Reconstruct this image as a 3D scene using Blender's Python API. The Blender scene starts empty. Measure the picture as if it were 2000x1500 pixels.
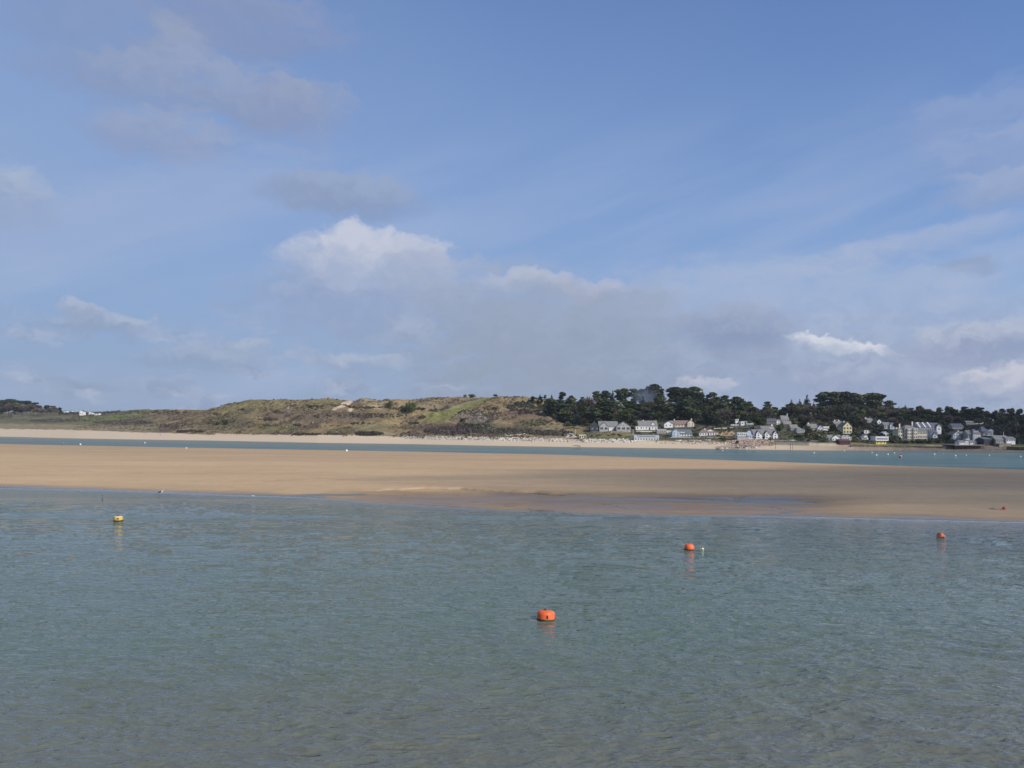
import bpy, bmesh, math, random
import numpy as np
from mathutils import Vector, Matrix

C = bpy.context.scene
COL = C.collection
R = math.radians
# ------------------------------------------------------------------ camera
# Reference measurements are kept in the photo's 2000x1500 pixels; F is the focal length in those pixels.
F, CX, HY, CAMZ, ROLL = 1570.0, 1000.0, 843.0, 10.0, 0.005
cam_d = bpy.data.cameras.new('camera'); cam = bpy.data.objects.new('camera', cam_d); COL.objects.link(cam)
cam.location = (0, 0, CAMZ)
cam.rotation_euler = (Matrix.Rotation(R(90), 3, 'X') @ Matrix.Rotation(ROLL, 3, 'Z')).to_euler()
cam_d.sensor_width = 36; cam_d.lens = 36 * F / 2000
cam_d.shift_y = (HY - 750) / 2000
cam_d.clip_start = 0.5; cam_d.clip_end = 30000
C.camera = cam
C.view_settings.view_transform = 'Standard'; C.view_settings.look = 'None'
C.view_settings.exposure = 0.0; C.view_settings.gamma = 1.0
C.view_settings.use_curve_mapping = False

# ------------------------------------------------------------------ sun and sky
SUN_AZ, SUN_EL = R(130), R(34)
SV = Vector((math.sin(SUN_AZ) * math.cos(SUN_EL), math.cos(SUN_AZ) * math.cos(SUN_EL), math.sin(SUN_EL)))
sd = bpy.data.lights.new('sun', 'SUN'); sd.energy = 4.3; sd.angle = R(0.5); sd.color = (1.0, 0.93, 0.83)
so = bpy.data.objects.new('sun', sd); COL.objects.link(so)
so.rotation_euler = SV.to_track_quat('Z', 'Y').to_euler()

class NT:
    """small helper for node trees"""
    def __init__(s, t): s.t = t
    def n(s, typ, **kw):
        nd = s.t.nodes.new(typ)
        for k, v in kw.items(): setattr(nd, k, v)
        return nd
    def put(s, sock, v):
        if hasattr(v, 'is_output') or isinstance(v, bpy.types.NodeSocket): s.t.links.new(v, sock)
        else: sock.default_value = v
    def m(s, op, a, b=0.0, c=0.0, clamp=False):
        nd = s.n('ShaderNodeMath', operation=op, use_clamp=clamp)
        s.put(nd.inputs[0], a); s.put(nd.inputs[1], b)
        if op in ('MULTIPLY_ADD',): s.put(nd.inputs[2], c)
        return nd.outputs[0]
    def mix(s, f, a, b, blend='MIX'):
        nd = s.n('ShaderNodeMix', data_type='RGBA', blend_type=blend)
        s.put(nd.inputs[0], f)
        s.put(nd.inputs[6], a if not isinstance(a, tuple) else (*a, 1) if len(a) == 3 else a)
        s.put(nd.inputs[7], b if not isinstance(b, tuple) else (*b, 1) if len(b) == 3 else b)
        return nd.outputs[2]
    def sm(s, v, lo, hi, a=0.0, b=1.0):
        nd = s.n('ShaderNodeMapRange', interpolation_type='SMOOTHSTEP')
        s.put(nd.inputs[0], v); s.put(nd.inputs[1], lo); s.put(nd.inputs[2], hi); s.put(nd.inputs[3], a); s.put(nd.inputs[4], b)
        return nd.outputs[0]
    def comb(s, x, y, z=0.0):
        nd = s.n('ShaderNodeCombineXYZ'); s.put(nd.inputs[0], x); s.put(nd.inputs[1], y); s.put(nd.inputs[2], z)
        return nd.outputs[0]
    def noise(s, vec, scale, detail=4, rough=0.55, dist=0.0):
        nd = s.n('ShaderNodeTexNoise'); s.put(nd.inputs['Vector'], vec)
        nd.inputs['Scale'].default_value = scale; nd.inputs['Detail'].default_value = detail
        nd.inputs['Roughness'].default_value = rough; nd.inputs['Distortion'].default_value = dist
        return nd.outputs[0]

world = bpy.data.worlds.new('World'); C.world = world; world.use_nodes = True
wt = world.node_tree; wt.nodes.clear(); W = NT(wt)
SKY = 0.1
def lin(c):
    return tuple(((v / 255 + 0.055) / 1.055) ** 2.4 if v > 10 else v / 255 / 12.92 for v in c)
def rad(c, k=1.0):            # an observed sky colour as radiance before the Background strength
    return tuple(v / SKY * k for v in lin(c))
sky = W.n('ShaderNodeTexSky', sky_type='NISHITA', sun_disc=False)
sky.sun_elevation = SUN_EL; sky.sun_rotation = SUN_AZ
sky.air_density = 1.0; sky.dust_density = 1.0; sky.ozone_density = 1.5; sky.altitude = 0
tc = W.n('ShaderNodeTexCoord'); sep = W.n('ShaderNodeSeparateXYZ'); wt.links.new(tc.outputs['Generated'], sep.inputs[0])
dx, dy, dz = sep.outputs
AZ = W.m('MULTIPLY', W.m('ARCTAN2', dx, dy), 180 / math.pi)          # degrees, clockwise from north
EL = W.m('MULTIPLY', W.m('ARCSINE', dz), 180 / math.pi)
def azel(px, py):
    a = math.atan((px - CX) / F); H = HY + (px - CX) * ROLL
    return math.degrees(a), math.degrees(math.atan((H - py) / F * math.cos(a)))
# warped angular coordinates shared by every cloud
nz = W.n('ShaderNodeTexNoise'); W.put(nz.inputs['Vector'], W.comb(AZ, W.m('MULTIPLY', EL, 1.3), 0)); nz.inputs['Scale'].default_value = 0.42; nz.inputs['Detail'].default_value = 7; nz.inputs['Roughness'].default_value = 0.6
nsep = W.n('ShaderNodeSeparateColor'); wt.links.new(nz.outputs['Color'], nsep.inputs[0])
wob1 = W.m('SUBTRACT', nsep.outputs[0], 0.5); wob2 = W.m('SUBTRACT', nsep.outputs[1], 0.5); wob3 = nsep.outputs[2]
AZw = W.m('MULTIPLY_ADD', wob1, 3.6, AZ); ELw = W.m('MULTIPLY_ADD', wob2, 2.6, EL)
lf = W.noise(W.comb(AZ, EL, 7.3), 0.09, 3)                                # broad unevenness
# clear sky: Nishita tinted, whitening towards the horizon and to the left
base = W.mix(1.0, sky.outputs[0], (0.90, 1.12, 1.56), 'MULTIPLY')
hz = W.sm(W.m('MULTIPLY_ADD', AZ, 0.32, W.m('MULTIPLY_ADD', lf, -5.0, EL)), -8, 46, 1.0, 0.0)
c = W.mix(W.m('MULTIPLY', hz, 0.9), base, rad((140, 163, 198)))
c = W.mix(W.sm(EL, 8, 0, 0, 0.75), c, rad((149, 165, 189)))
# cirrus: soft streaks that climb to the right
ca, sa = math.cos(R(17)), math.sin(R(17))
su = W.m('ADD', W.m('MULTIPLY', AZ, ca), W.m('MULTIPLY', EL, sa)); sv = W.m('SUBTRACT', W.m('MULTIPLY', EL, ca), W.m('MULTIPLY', AZ, sa))
st = W.noise(W.comb(W.m('MULTIPLY', su, 0.16), W.m('MULTIPLY_ADD', wob1, 0.6, sv), 1.7), 0.33, 5, 0.5, 0.3)
stm = W.m('MULTIPLY', W.sm(st, 0.36, 0.80), W.sm(EL, 25, 10))
c = W.mix(W.m('MULTIPLY', stm, 0.62), c, rad((164, 182, 214)))
cn = W.noise(W.comb(AZw, W.m('MULTIPLY', ELw, 1.5), 3.1), 0.75, 9, 0.62)        # billows
cn = W.m('SUBTRACT', cn, 0.5)
cw = W.m('SUBTRACT', W.noise(W.comb(W.m('MULTIPLY', AZw, 0.45), W.m('MULTIPLY', ELw, 1.6), 9.0), 0.55, 7, 0.6), 0.5)   # drawn-out wisps
def blob(c, px, py, rx, ry, col_top, col_bot, dens=0.8, soft=0.5, warp=1.0, tilt=0.0, rag=1.6):
    """one cloud at a fixed bearing and height; rx, ry in reference pixels; crisp lit top, softer greyer base"""
    a0, e0 = azel(px, py); k = 180 / math.pi / F
    ax = W.m('SUBTRACT', AZw if warp else AZ, a0); ex = W.m('SUBTRACT', ELw if warp else EL, e0)
    if tilt:
        t = R(tilt); ax, ex = (W.m('ADD', W.m('MULTIPLY', ax, math.cos(t)), W.m('MULTIPLY', ex, math.sin(t))),
                               W.m('SUBTRACT', W.m('MULTIPLY', ex, math.cos(t)), W.m('MULTIPLY', ax, math.sin(t))))
    ax = W.m('DIVIDE', ax, rx * k); ex = W.m('DIVIDE', ex, ry * k)
    r2 = W.m('ADD', W.m('MULTIPLY', ax, ax), W.m('MULTIPLY', ex, ex))
    e_ = W.m('ADD', W.m('SUBTRACT', 1.0, r2), W.m('MULTIPLY', cn if soft < .75 else cw, rag * (1.0 if soft < .75 else 2.2)))
    f = W.m('MULTIPLY', W.sm(e_, W.sm(ex, -.3, .5, -.4 - soft * 1.0, -.08 - soft * .45), W.sm(ex, -.3, .5, .6 + soft * .8, .12 + soft * .95)), dens)
    sh = W.sm(W.m('ADD', W.m('MULTIPLY', cn, 2.6), W.m('MULTIPLY_ADD', ax, 0.25, ex)), -0.75, 0.85)
    return W.mix(f, c, W.mix(sh, rad(col_bot), rad(col_top)))
G1, G2 = (152, 165, 192), (138, 153, 184)
WH = (200, 203, 218)
# high grey patches upper left
c = blob(c, 470, 30, 170, 60, (142, 155, 190), (134, 148, 184), 0.75, 0.8)
c = blob(c, 240, 70, 170, 75, (140, 156, 190), (132, 149, 186), 0.55, 0.9)
c = blob(c, 330, 95, 70, 45, (156, 167, 192), (142, 155, 188), 0.6, 0.8)
c = blob(c, 390, 165, 230, 50, (152, 166, 196), (138, 154, 188), 0.75, 0.8)
c = blob(c, 540, 200, 110, 60, (150, 162, 192), (138, 152, 186), 0.75, 0.8)
c = blob(c, 330, 265, 120, 42, (154, 167, 196), (142, 156, 190), 0.75, 0.8)
c = blob(c, 5, 375, 70, 55, (172, 184, 206), (146, 162, 194), 0.75, 0.7)
c = blob(c, 280, 390, 330, 60, (156, 174, 208), (152, 170, 206), 0.45, 1.0, 0, 20)
c = blob(c, 665, 378, 150, 40, (152, 168, 198), (138, 154, 186), 0.85, 0.45)
# right-hand veils and scraps
c = blob(c, 1930, 210, 130, 40, (150, 168, 205), (145, 163, 200), 0.5, 1.0)
c = blob(c, 1960, 290, 130, 45, (158, 173, 206), (150, 166, 200), 0.6, 1.0)
c = blob(c, 1960, 360, 90, 30, (165, 178, 206), (150, 165, 196), 0.6, 0.9)
c = blob(c, 1750, 480, 190, 22, (172, 184, 212), (165, 179, 208), 0.6, 0.9, 0, 9)
c = blob(c, 1885, 520, 45, 16, (146, 162, 192), (136, 152, 184), 0.6, 0.7)
c = blob(c, 1500, 590, 420, 80, (176, 188, 212), (170, 182, 208), 0.55, 1.0, 0)
# low cloud bank: broken stratocumulus over the land, thickest to the right
bk = W.m('ADD', W.noise(W.comb(W.m('MULTIPLY', AZw, 0.5), W.m('MULTIPLY', ELw, 1.3), 21.0), 0.42, 8, 0.58), W.m('MULTIPLY', W.sm(AZ, -12, 20), 0.10))
bkm = W.m('MULTIPLY', W.sm(bk, 0.46, 0.64), W.sm(EL, 10.5, 3.0)); bkm = W.m('MULTIPLY', bkm, W.sm(EL, -0.5, 1.2, 0.45, 1.0))
c = W.mix(W.m('MULTIPLY', bkm, 0.75), c, W.mix(W.sm(cn, -.16, .18), rad((146, 161, 190)), rad((182, 190, 210))))
c = blob(c, 960, 610, 400, 100, (160, 174, 202), (152, 167, 194), 0.5, 1.0)
c = blob(c, 690, 560, 190, 80, (168, 180, 206), (146, 162, 195), 0.75, 0.8)
c = blob(c, 690, 495, 110, 58, (200, 204, 219), (170, 182, 208), 0.9, 0.45, rag=1.2)
c = blob(c, 815, 505, 60, 48, (192, 198, 215), (165, 178, 204), 0.85, 0.4)
c = blob(c, 860, 560, 120, 60, (166, 178, 203), (155, 169, 196), 0.7, 0.9)
c = blob(c, 1120, 690, 250, 130, (158, 170, 192), (148, 160, 182), 0.75, 1.0)
c = blob(c, 1010, 640, 190, 100, (154, 166, 190), (148, 161, 184), 0.7, 1.0)
c = blob(c, 1210, 640, 120, 70, (152, 165, 190), (146, 160, 184), 0.55, 0.9)
c = blob(c, 1060, 770, 250, 80, (150, 163, 184), (147, 160, 182), 0.75, 1.0)
c = blob(c, 1030, 548, 95, 20, (190, 194, 208), (164, 175, 198), 0.65, 0.6)
c = blob(c, 1155, 562, 70, 20, (188, 190, 204), (160, 170, 192), 0.6, 0.6)
c = blob(c, 800, 645, 55, 32, (174, 184, 206), (150, 165, 192), 0.6, 0.7)
c = blob(c, 205, 630, 90, 24, (174, 185, 206), (143, 160, 189), 0.75, 0.5, rag=1.2)
c = blob(c, 150, 604, 22, 16, (180, 188, 206), (150, 165, 192), 0.7, 0.5)
c = blob(c, 400, 698, 120, 24, (164, 178, 202), (142, 160, 190), 0.7, 0.7)
c = blob(c, 480, 675, 45, 15, (178, 186, 204), (152, 167, 194), 0.6, 0.6)
c = blob(c, 700, 705, 90, 18, (176, 186, 205), (148, 164, 192), 0.7, 0.6)
c = blob(c, 170, 745, 40, 8, (150, 166, 192), (138, 156, 185), 0.6, 0.7)
c = blob(c, 1600, 705, 280, 50, (168, 179, 203), (148, 161, 190), 0.7, 0.7)
c = blob(c, 1440, 640, 110, 50, (158, 171, 198), (136, 151, 182), 0.9, 0.45)
c = blob(c, 1760, 745, 260, 45, (172, 181, 205), (152, 164, 192), 0.7, 0.7)
c = blob(c, 1375, 745, 60, 18, (198, 200, 212), (170, 180, 202), 0.75, 0.5)
c = blob(c, 1640, 672, 85, 11, (222, 224, 231), (188, 196, 214), 0.85, 0.55, 1, -9, rag=.7)
c = blob(c, 1920, 668, 120, 38, (180, 188, 208), (146, 158, 189), 0.85, 0.5)
c = blob(c, 1975, 742, 95, 28, (206, 206, 216), (168, 178, 202), 0.8, 0.55)
bg = W.n('ShaderNodeBackground'); wt.links.new(c, bg.inputs[0]); bg.inputs[1].default_value = SKY
wo = W.n('ShaderNodeOutputWorld'); wt.links.new(bg.outputs[0], wo.inputs[0])

# ------------------------------------------------------------------ projection helpers (photo measurement -> world)
def unroll(px, py):
    dx_, dy_ = px - CX, HY - py
    return dx_ * math.cos(ROLL) - dy_ * math.sin(ROLL), dx_ * math.sin(ROLL) + dy_ * math.cos(ROLL)
def P(px, py, Y):
    a, b = unroll(px, py); return Vector((a / F * Y, Y, CAMZ + b / F * Y))
def G(px, py, z=0.0):
    a, b = unroll(px, py); Y = (z - CAMZ) * F / b; return Vector((a / F * Y, Y, z))
def proj(X, Y, Z):
    a = X / Y * F; b = (Z - CAMZ) / Y * F
    return CX + a * math.cos(ROLL) + b * math.sin(ROLL), HY - (-a * math.sin(ROLL) + b * math.cos(ROLL))

# ------------------------------------------------------------------ numpy noise
_rs = np.random.RandomState(7); _T = _rs.rand(512, 512)
def vnoise(x, y):
    xi = np.floor(x).astype(int); yi = np.floor(y).astype(int); fx = x - xi; fy = y - yi
    fx = fx * fx * (3 - 2 * fx); fy = fy * fy * (3 - 2 * fy)
    g = lambda i, j: _T[(xi + i) % 512, (yi + j) % 512]
    return (g(0, 0) * (1 - fx) + g(1, 0) * fx) * (1 - fy) + (g(0, 1) * (1 - fx) + g(1, 1) * fx) * fy
def fbm(x, y, o=4, s=0.5):
    v = 0; a = 1; t = 0
    for k in range(o):
        v = v + a * vnoise(x * 2 ** k + 17.3 * k, y * 2 ** k + 9.1 * k); t += a; a *= s
    return v / t
def smooth(a, b, x):
    t = np.clip((x - a) / (b - a), 0, 1); return t * t * (3 - 2 * t)

def grid_obj(name, X, Y, Z, mat, col=None, attrs=None, smooth_shade=True):
    nr, nc = X.shape
    me = bpy.data.meshes.new(name); v = np.stack([X, Y, Z], -1).reshape(-1, 3).astype(np.float32)
    me.vertices.add(len(v)); me.vertices.foreach_set('co', v.ravel())
    i = np.arange(nr * nc).reshape(nr, nc)
    q = np.stack([i[:-1, :-1], i[:-1, 1:], i[1:, 1:], i[1:, :-1]], -1).reshape(-1, 4)
    me.loops.add(q.size); me.loops.foreach_set('vertex_index', q.ravel().astype(np.int32))
    me.polygons.add(len(q)); me.polygons.foreach_set('loop_start', (np.arange(len(q)) * 4).astype(np.int32))
    me.update(calc_edges=True)
    if smooth_shade: me.polygons.foreach_set('use_smooth', np.ones(len(q), bool))
    if col is not None:
        a = me.color_attributes.new('col', 'FLOAT_COLOR', 'POINT')
        a.data.foreach_set('color', np.concatenate([col.reshape(-1, 3), np.ones((len(v), 1))], 1).astype(np.float32).ravel())
    for k, val in (attrs or {}).items():
        a = me.attributes.new(k, 'FLOAT', 'POINT'); a.data.foreach_set('value', val.reshape(-1).astype(np.float32))
    me.materials.append(mat); o = bpy.data.objects.new(name, me); COL.objects.link(o); return o

def newmat(name):
    m = bpy.data.materials.new(name); m.use_nodes = True; t = m.node_tree; t.nodes.clear(); n = NT(t)
    b = n.n('ShaderNodeBsdfPrincipled'); o = n.n('ShaderNodeOutputMaterial'); t.links.new(b.outputs[0], o.inputs[0])
    b.inputs['Specular IOR Level'].default_value = 0.3
    return m, n, b
def pos(n): return n.n('ShaderNodeNewGeometry').outputs['Position']
def scaled(n, v, s):
    nd = n.n('ShaderNodeVectorMath', operation='MULTIPLY'); n.put(nd.inputs[0], v); nd.inputs[1].default_value = s; return nd.outputs[0]
def simple(name, col, rough=0.7, var=0.15, scale=1.0, metal=0.0):
    m, n, b = newmat(name)
    f = n.noise(pos(n), scale, 4)
    dark = tuple(v * (1 - var) for v in col); lite = tuple(min(1, v * (1 + var)) for v in col)
    n.put(b.inputs['Base Color'], n.mix(n.sm(f, 0.3, 0.7), dark, lite)); b.inputs['Roughness'].default_value = rough
    b.inputs['Metallic'].default_value = metal
    return m

# ------------------------------------------------------------------ water
def water_mat():
    m, n, b = newmat('estuary_water')
    p = pos(n)
    at = n.n('ShaderNodeAttribute', attribute_name='calm').outputs['Fac']
    sh = n.n('ShaderNodeAttribute', attribute_name='shallow').outputs['Fac']
    big = n.noise(scaled(n, p, (0.02, 0.05, 1)), 1.0, 3)
    patch = n.noise(scaled(n, p, (0.35, 0.9, 1)), 1.0, 3)
    shal = n.m('ADD', sh, n.m('MULTIPLY', n.m('SUBTRACT', big, 0.5), 0.5), clamp=True)
    colr = n.mix(n.sm(patch, 0.35, 0.7), n.mix(shal, (0.096, 0.130, 0.094), (0.122, 0.124, 0.096)), n.mix(shal, (0.104, 0.138, 0.098), (0.130, 0.132, 0.100)))
    colr = n.mix(n.sm(n.n('ShaderNodeAttribute', attribute_name='chop').outputs['Fac'], .6, .95), colr, n.mix(n.sm(n.noise(scaled(n, p, (0.012, 0.05, 1)), 1.0, 4), .35, .65), (0.090, 0.150, 0.160), (0.120, 0.180, 0.182)))
    n.put(b.inputs['Base Color'], colr)
    b.inputs['Roughness'].default_value = 0.03; b.inputs['IOR'].default_value = 1.333; n.put(b.inputs['Specular IOR Level'], n.sm(n.n('ShaderNodeAttribute', attribute_name='chop').outputs['Fac'], 0, 1, 0.5, 0.10))
    # ripples: crests lie across the view, three sizes
    q = n.n('ShaderNodeVectorMath', operation='ADD'); n.put(q.inputs[0], p)
    wn = n.n('ShaderNodeTexNoise'); n.put(wn.inputs['Vector'], scaled(n, p, (0.5, 0.5, 1))); wn.inputs['Scale'].default_value = 1.0; wn.inputs['Detail'].default_value = 2
    n.put(q.inputs[1], scaled(n, wn.outputs['Color'], (1.2, 0.9, 0)))
    p2 = q.outputs[0]
    w1 = n.noise(scaled(n, p2, (1.4, 3.4, 1)), 1.0, 2, 0.45)
    w2 = n.noise(scaled(n, p2, (0.40, 1.15, 1)), 1.0, 2, 0.45)
    w3 = n.noise(scaled(n, p, (0.10, 0.27, 1)), 1.0, 3, 0.55)
    def rd(w): return n.m('SUBTRACT', 1.0, n.m('ABSOLUTE', n.m('MULTIPLY_ADD', w, 2.0, -1.0)))
    h = n.m('ADD', n.m('ADD', n.m('MULTIPLY', rd(w1), 0.080), n.m('MULTIPLY', rd(w2), 0.16)), n.m('MULTIPLY', rd(w3), 0.14))
    bp = n.n('ShaderNodeBump'); bp.inputs['Distance'].default_value = 1.0
    n.put(bp.inputs['Height'], h); n.put(bp.inputs['Strength'], n.m('MULTIPLY', n.m('SUBTRACT', 1.0, at), 0.9))
    n.put(b.inputs['Normal'], bp.outputs[0])
    # wind-roughened far water: its facets hide the grazing mirror, so part of it reads as body colour
    df = n.n('ShaderNodeBsdfDiffuse'); n.put(df.inputs[0], colr); mx = n.n('ShaderNodeMixShader'); o_ = [x for x in n.t.nodes if x.type == 'OUTPUT_MATERIAL'][0]
    n.put(mx.inputs[0], n.m('MULTIPLY', n.n('ShaderNodeAttribute', attribute_name='chop').outputs['Fac'], 0.82)); n.t.links.new(b.outputs[0], mx.inputs[1]); n.t.links.new(df.outputs[0], mx.inputs[2]); n.t.links.new(mx.outputs[0], o_.inputs[0])
    return m
FRONT = ([-600, 0, 200, 310, 430, 560, 640, 770, 900, 1050, 1280, 1500, 1700, 2000, 2600],
         [942, 954, 958, 962, 967, 971, 975, 983, 991, 997, 1005, 1009, 1014, 1021, 1036])
BACK = ([-600, 0, 400, 800, 1100, 1390, 1650, 2000, 2600], [857, 868, 876, 883, 889.5, 899, 908, 918.5, 938])
FARW = ([-600, 0, 100, 200, 400, 500, 620, 800, 950, 1100, 1280, 1400, 1600, 1800, 2000, 2600],
        [848, 852.5, 855, 857, 860, 862, 864.5, 867, 870, 872.5, 874.8, 876.5, 879.5, 880, 883, 892])
def yfront(px): return np.interp(px, *FRONT)
pxs = np.concatenate([np.arange(-1200, -160, 9.0), np.arange(-160, 2160, 2.6), np.arange(2160, 3200, 9.0)])
rows = np.concatenate([np.linspace(2800, 1640, 60), np.arange(1636, 1010, -0.9), np.linspace(1009.5, 848.6, 270), np.array([848, 847])])
PX, PY = np.meshgrid(pxs, rows)
A_ = PX - CX; B_ = (HY - PY)
Yw = (-CAMZ) * F / (B_)                 # level rows (ROLL left out so rows run straight in the world)
Xw = A_ / F * Yw
qx, qy = proj(Xw, Yw, np.zeros_like(Xw))
calm = np.maximum(np.exp(-np.maximum(0, qy - yfront(qx)) / 5.0), 0) * 0.93
calm = np.where(qy < yfront(qx), np.where(qy > np.interp(qx, *BACK) + 4, 0.95, 0.2), calm)
chop = np.where(qy < np.interp(qx, *BACK) + 4, 1.0, 0.0) * (1 - 0.5 * np.exp(-np.maximum(0, qy - np.interp(qx, *FARW)) / 2.5))
shallow = smooth(1180, 1560, qy + (fbm(Xw * .05, Yw * .05, 3) - .5) * 260) * 0.9
shallow = np.maximum(shallow, np.exp(-np.maximum(0, qy - yfront(qx)) / 10.0) * 0.4)
def ridge(X, Y, sx, sy, th, seed):
    c_, s_ = math.cos(th), math.sin(th); u_ = (X * c_ + Y * s_) * sx + seed; v_ = (Y * c_ - X * s_) * sy + seed * 1.7
    n_ = (vnoise(u_, v_) * .7 + vnoise(u_ * 1.3 + v_ * .35 + 5, v_ * 1.35 - u_ * .2 + 3) * .45) / 1.15
    return 1 - np.abs(2 * n_ - 1)
wx = Xw + (vnoise(Xw * .22, Yw * .22) - .5) * 2.5; wy = Yw + (vnoise(Xw * .35 + 8, Yw * .3 + 4) - .5) * 1.6
dY = np.abs(np.gradient(Yw, axis=0)); gust = 0.55 + 0.9 * smooth(.35, .65, fbm(Xw / 14, Yw / 22, 3))
Zw = (0.080 * ridge(wx, wy, .38, .95, .10, 3.1) * np.clip(1.5 - dY / .35, 0, 1) + 0.062 * ridge(wx, wy, 1.05, 2.8, -.16, 11.7) * np.clip(1.6 - dY / .14, 0, 1)
      + 0.018 * ridge(wx, wy, 2.0, 5.0, .22, 23.9) * np.clip(1.6 - dY / .06, 0, 1)) * gust * (1 - np.clip(calm, 0, 1))
Zw -= 0.05 * (1 - np.clip(calm, 0, 1))
wm = water_mat()
water = grid_obj('water', Xw, Yw, Zw, wm, attrs={'calm': calm, 'shallow': np.where((qy < yfront(qx) - 1) & (chop < .1), 1.0, shallow), 'chop': np.where((qy < yfront(qx) - 1) & (chop < .1), .60, chop)})
water['kind'] = 'structure'

# ------------------------------------------------------------------ sand
def sand_mat():
    m, n, b = newmat('sand')
    p = pos(n); col = n.n('ShaderNodeVertexColor', layer_name='col').outputs[0]
    wet = n.n('ShaderNodeAttribute', attribute_name='wet').outputs['Fac']
    f = n.noise(scaled(n, p, (0.05, 0.25, 1)), 1.0, 5); g = n.noise(scaled(n, p, (1.2, 3.0, 1)), 1.0, 4)
    k = n.m('MULTIPLY', n.sm(f, 0.25, 0.75, 0.94, 1.05), n.sm(g, 0.2, 0.8, 0.93, 1.06))
    n.put(b.inputs['Base Color'], n.mix(1.0, n.mix(wet, col, n.mix(1.0, col, (0.54, 0.54, 0.57), 'MULTIPLY')), n.comb(k, k, k), 'MULTIPLY'))
    n.put(b.inputs['Roughness'], n.sm(wet, 0, 1, 0.95, 0.30)); b.inputs['Specular IOR Level'].default_value = 0.35
    bp = n.n('ShaderNodeBump'); bp.inputs['Distance'].default_value = 0.08; bp.inputs['Strength'].default_value = 0.4
    n.put(bp.inputs['Height'], g); n.put(b.inputs['Normal'], bp.outputs[0])
    return m
sandm = sand_mat()
def seg_mask(qx, qy, pts, r):
    """soft band round a polyline measured on the photo, widths (rx ignored) in rows"""
    best = np.full(qx.shape, 9e9)
    for (x0, y0), (x1, y1) in zip(pts[:-1], pts[1:]):
        t = np.clip((qx - x0) / (x1 - x0), 0, 1); d = np.abs(qy - (y0 + (y1 - y0) * t)) + np.maximum(0, np.maximum(x0 - qx, qx - x1)) * 0.08
        best = np.minimum(best, d)
    return np.clip(1 - best / r, 0, 1)
pxs = np.arange(-700, 2701, 5.0); T = np.linspace(0, 1, 260)
PX, TT = np.meshgrid(pxs, T)
pf = np.interp(PX, *FRONT); pb = np.interp(PX, *BACK)
PYs = (pf + 3) + (pb - 1.2 - pf - 3) * TT
Hh = HY + (PX - CX) * ROLL
Yg = CAMZ * F / (PYs - Hh); Xg = (PX - CX) / F * Yg
u = (PYs - pb) / (pf - pb)               # 1 at near edge .. 0 at far edge
edge = (fbm(Xg * .08, Yg * .03, 4) - .5)
Zs = 0.55 * smooth(1.02, 0.55, u) * smooth(-0.03, 0.09, u) + 0.06 * smooth(1.03, .93, u) - 0.05
Zs += edge * 0.10 * smooth(-0.0, 0.2, u)
pool = np.zeros_like(Zs)
for pts, r, d in [([(300, 966), (430, 967), (560, 969), (700, 966)], 3.0, 1.0), ([(430, 973), (640, 972)], 2.0, .5),
                  ([(740, 961), (820, 957.5), (900, 958.5), (1000, 963), (1100, 969)], 2.2, 1.0),
                  ([(1300, 973), (1400, 976), (1480, 981), (1590, 982)], 3.6, 1.0), ([(1440, 975), (1560, 980)], 3, .8),
                  ([(1590, 982), (1540, 991), (1530, 992)][::-1], 1.2, .0), ([(1495, 1010), (1520, 1001), (1555, 998)], 1.6, 1.0)]:
    pool = np.maximum(pool, d * seg_mask(PX + (fbm(Xg * .3, Yg * .3, 3) - .5) * 60, PYs + (fbm(Xg * .2 + 9, Yg * .2, 3) - .5) * 4, pts, r))
low = smooth(560, 800, PX) * smooth(1750, 1500, PX) * smooth(958, 966, PYs - 0.012 * (PX - 800))
Zs = Zs * (1 - low * 0.75) + low * (0.035 + edge * 0.12 + (fbm(Xg * .25, Yg * .8, 4) - .5) * .10)
Zs = Zs * (1 - np.clip(pool * 2, 0, 1)) + np.clip(pool * 2, 0, 1) * (-0.04 - 0.0 * pool)
Zs = np.where(u > 1.0, np.minimum(Zs, -0.02 - (u - 1) * 1.5), Zs)
wet = np.clip(np.maximum.reduce([smooth(0.13, 0.0, Zs) * 0.9, low * 0.72, smooth(0.9, 1.0, u) * 0.6]) + (fbm(Xg * .12 + 5, Yg * .35, 4) - .5) * 1.1 * np.maximum(low, smooth(.8, 1, u)), 0, 1)
base_c = np.array([0.485, 0.333, 0.18]); tone = (fbm(Xg * .02, Yg * .06, 4) - .5)[..., None]
colS = base_c * (1 + tone * 0.24) * (1 - 0.13 * smooth(.40, .08, u)[..., None])
for pts in ([(22, 918), (60, 921), (84, 924), (95, 925)], [(110, 924), (148, 922), (180, 926)], [(250, 930), (330, 929), (400, 931)], [(520, 944), (620, 940), (700, 943)], [(860, 946), (960, 949), (1040, 953)]):
    colS = colS * (1 - 0.16 * seg_mask(PX, PYs + (fbm(Xg * .4, Yg * .4, 3) - .5) * 3, pts, 1.1)[..., None])
colS = colS * (1 - low[..., None] * np.array([.22, .27, .36]) * (0.75 + (fbm(Xg * .2 + 3, Yg * .7, 4) - .5)[..., None] * 1.4))
colS = colS * (1 + ((fbm(Xg * .9, Yg * .5, 4) - .5) * .16 + (fbm(Xg * .15 + 7, Yg * .35, 4) - .5) * .14)[..., None])
sb = grid_obj('sandbank', Xg, Yg, Zs, sandm, col=colS, attrs={'wet': wet}); sb['kind'] = 'structure'

# seabed below everything, so the ground is one continuous surface
bm = bmesh.new(); bmesh.ops.create_grid(bm, x_segments=2, y_segments=2, size=12000)
me = bpy.data.meshes.new('seabed'); bm.to_mesh(me); bm.free(); me.materials.append(simple('seabed_sand', (0.2, 0.17, 0.12)))
o = bpy.data.objects.new('seabed', me); o.location = (0, 0, -6); COL.objects.link(o); o['kind'] = 'structure'

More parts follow.
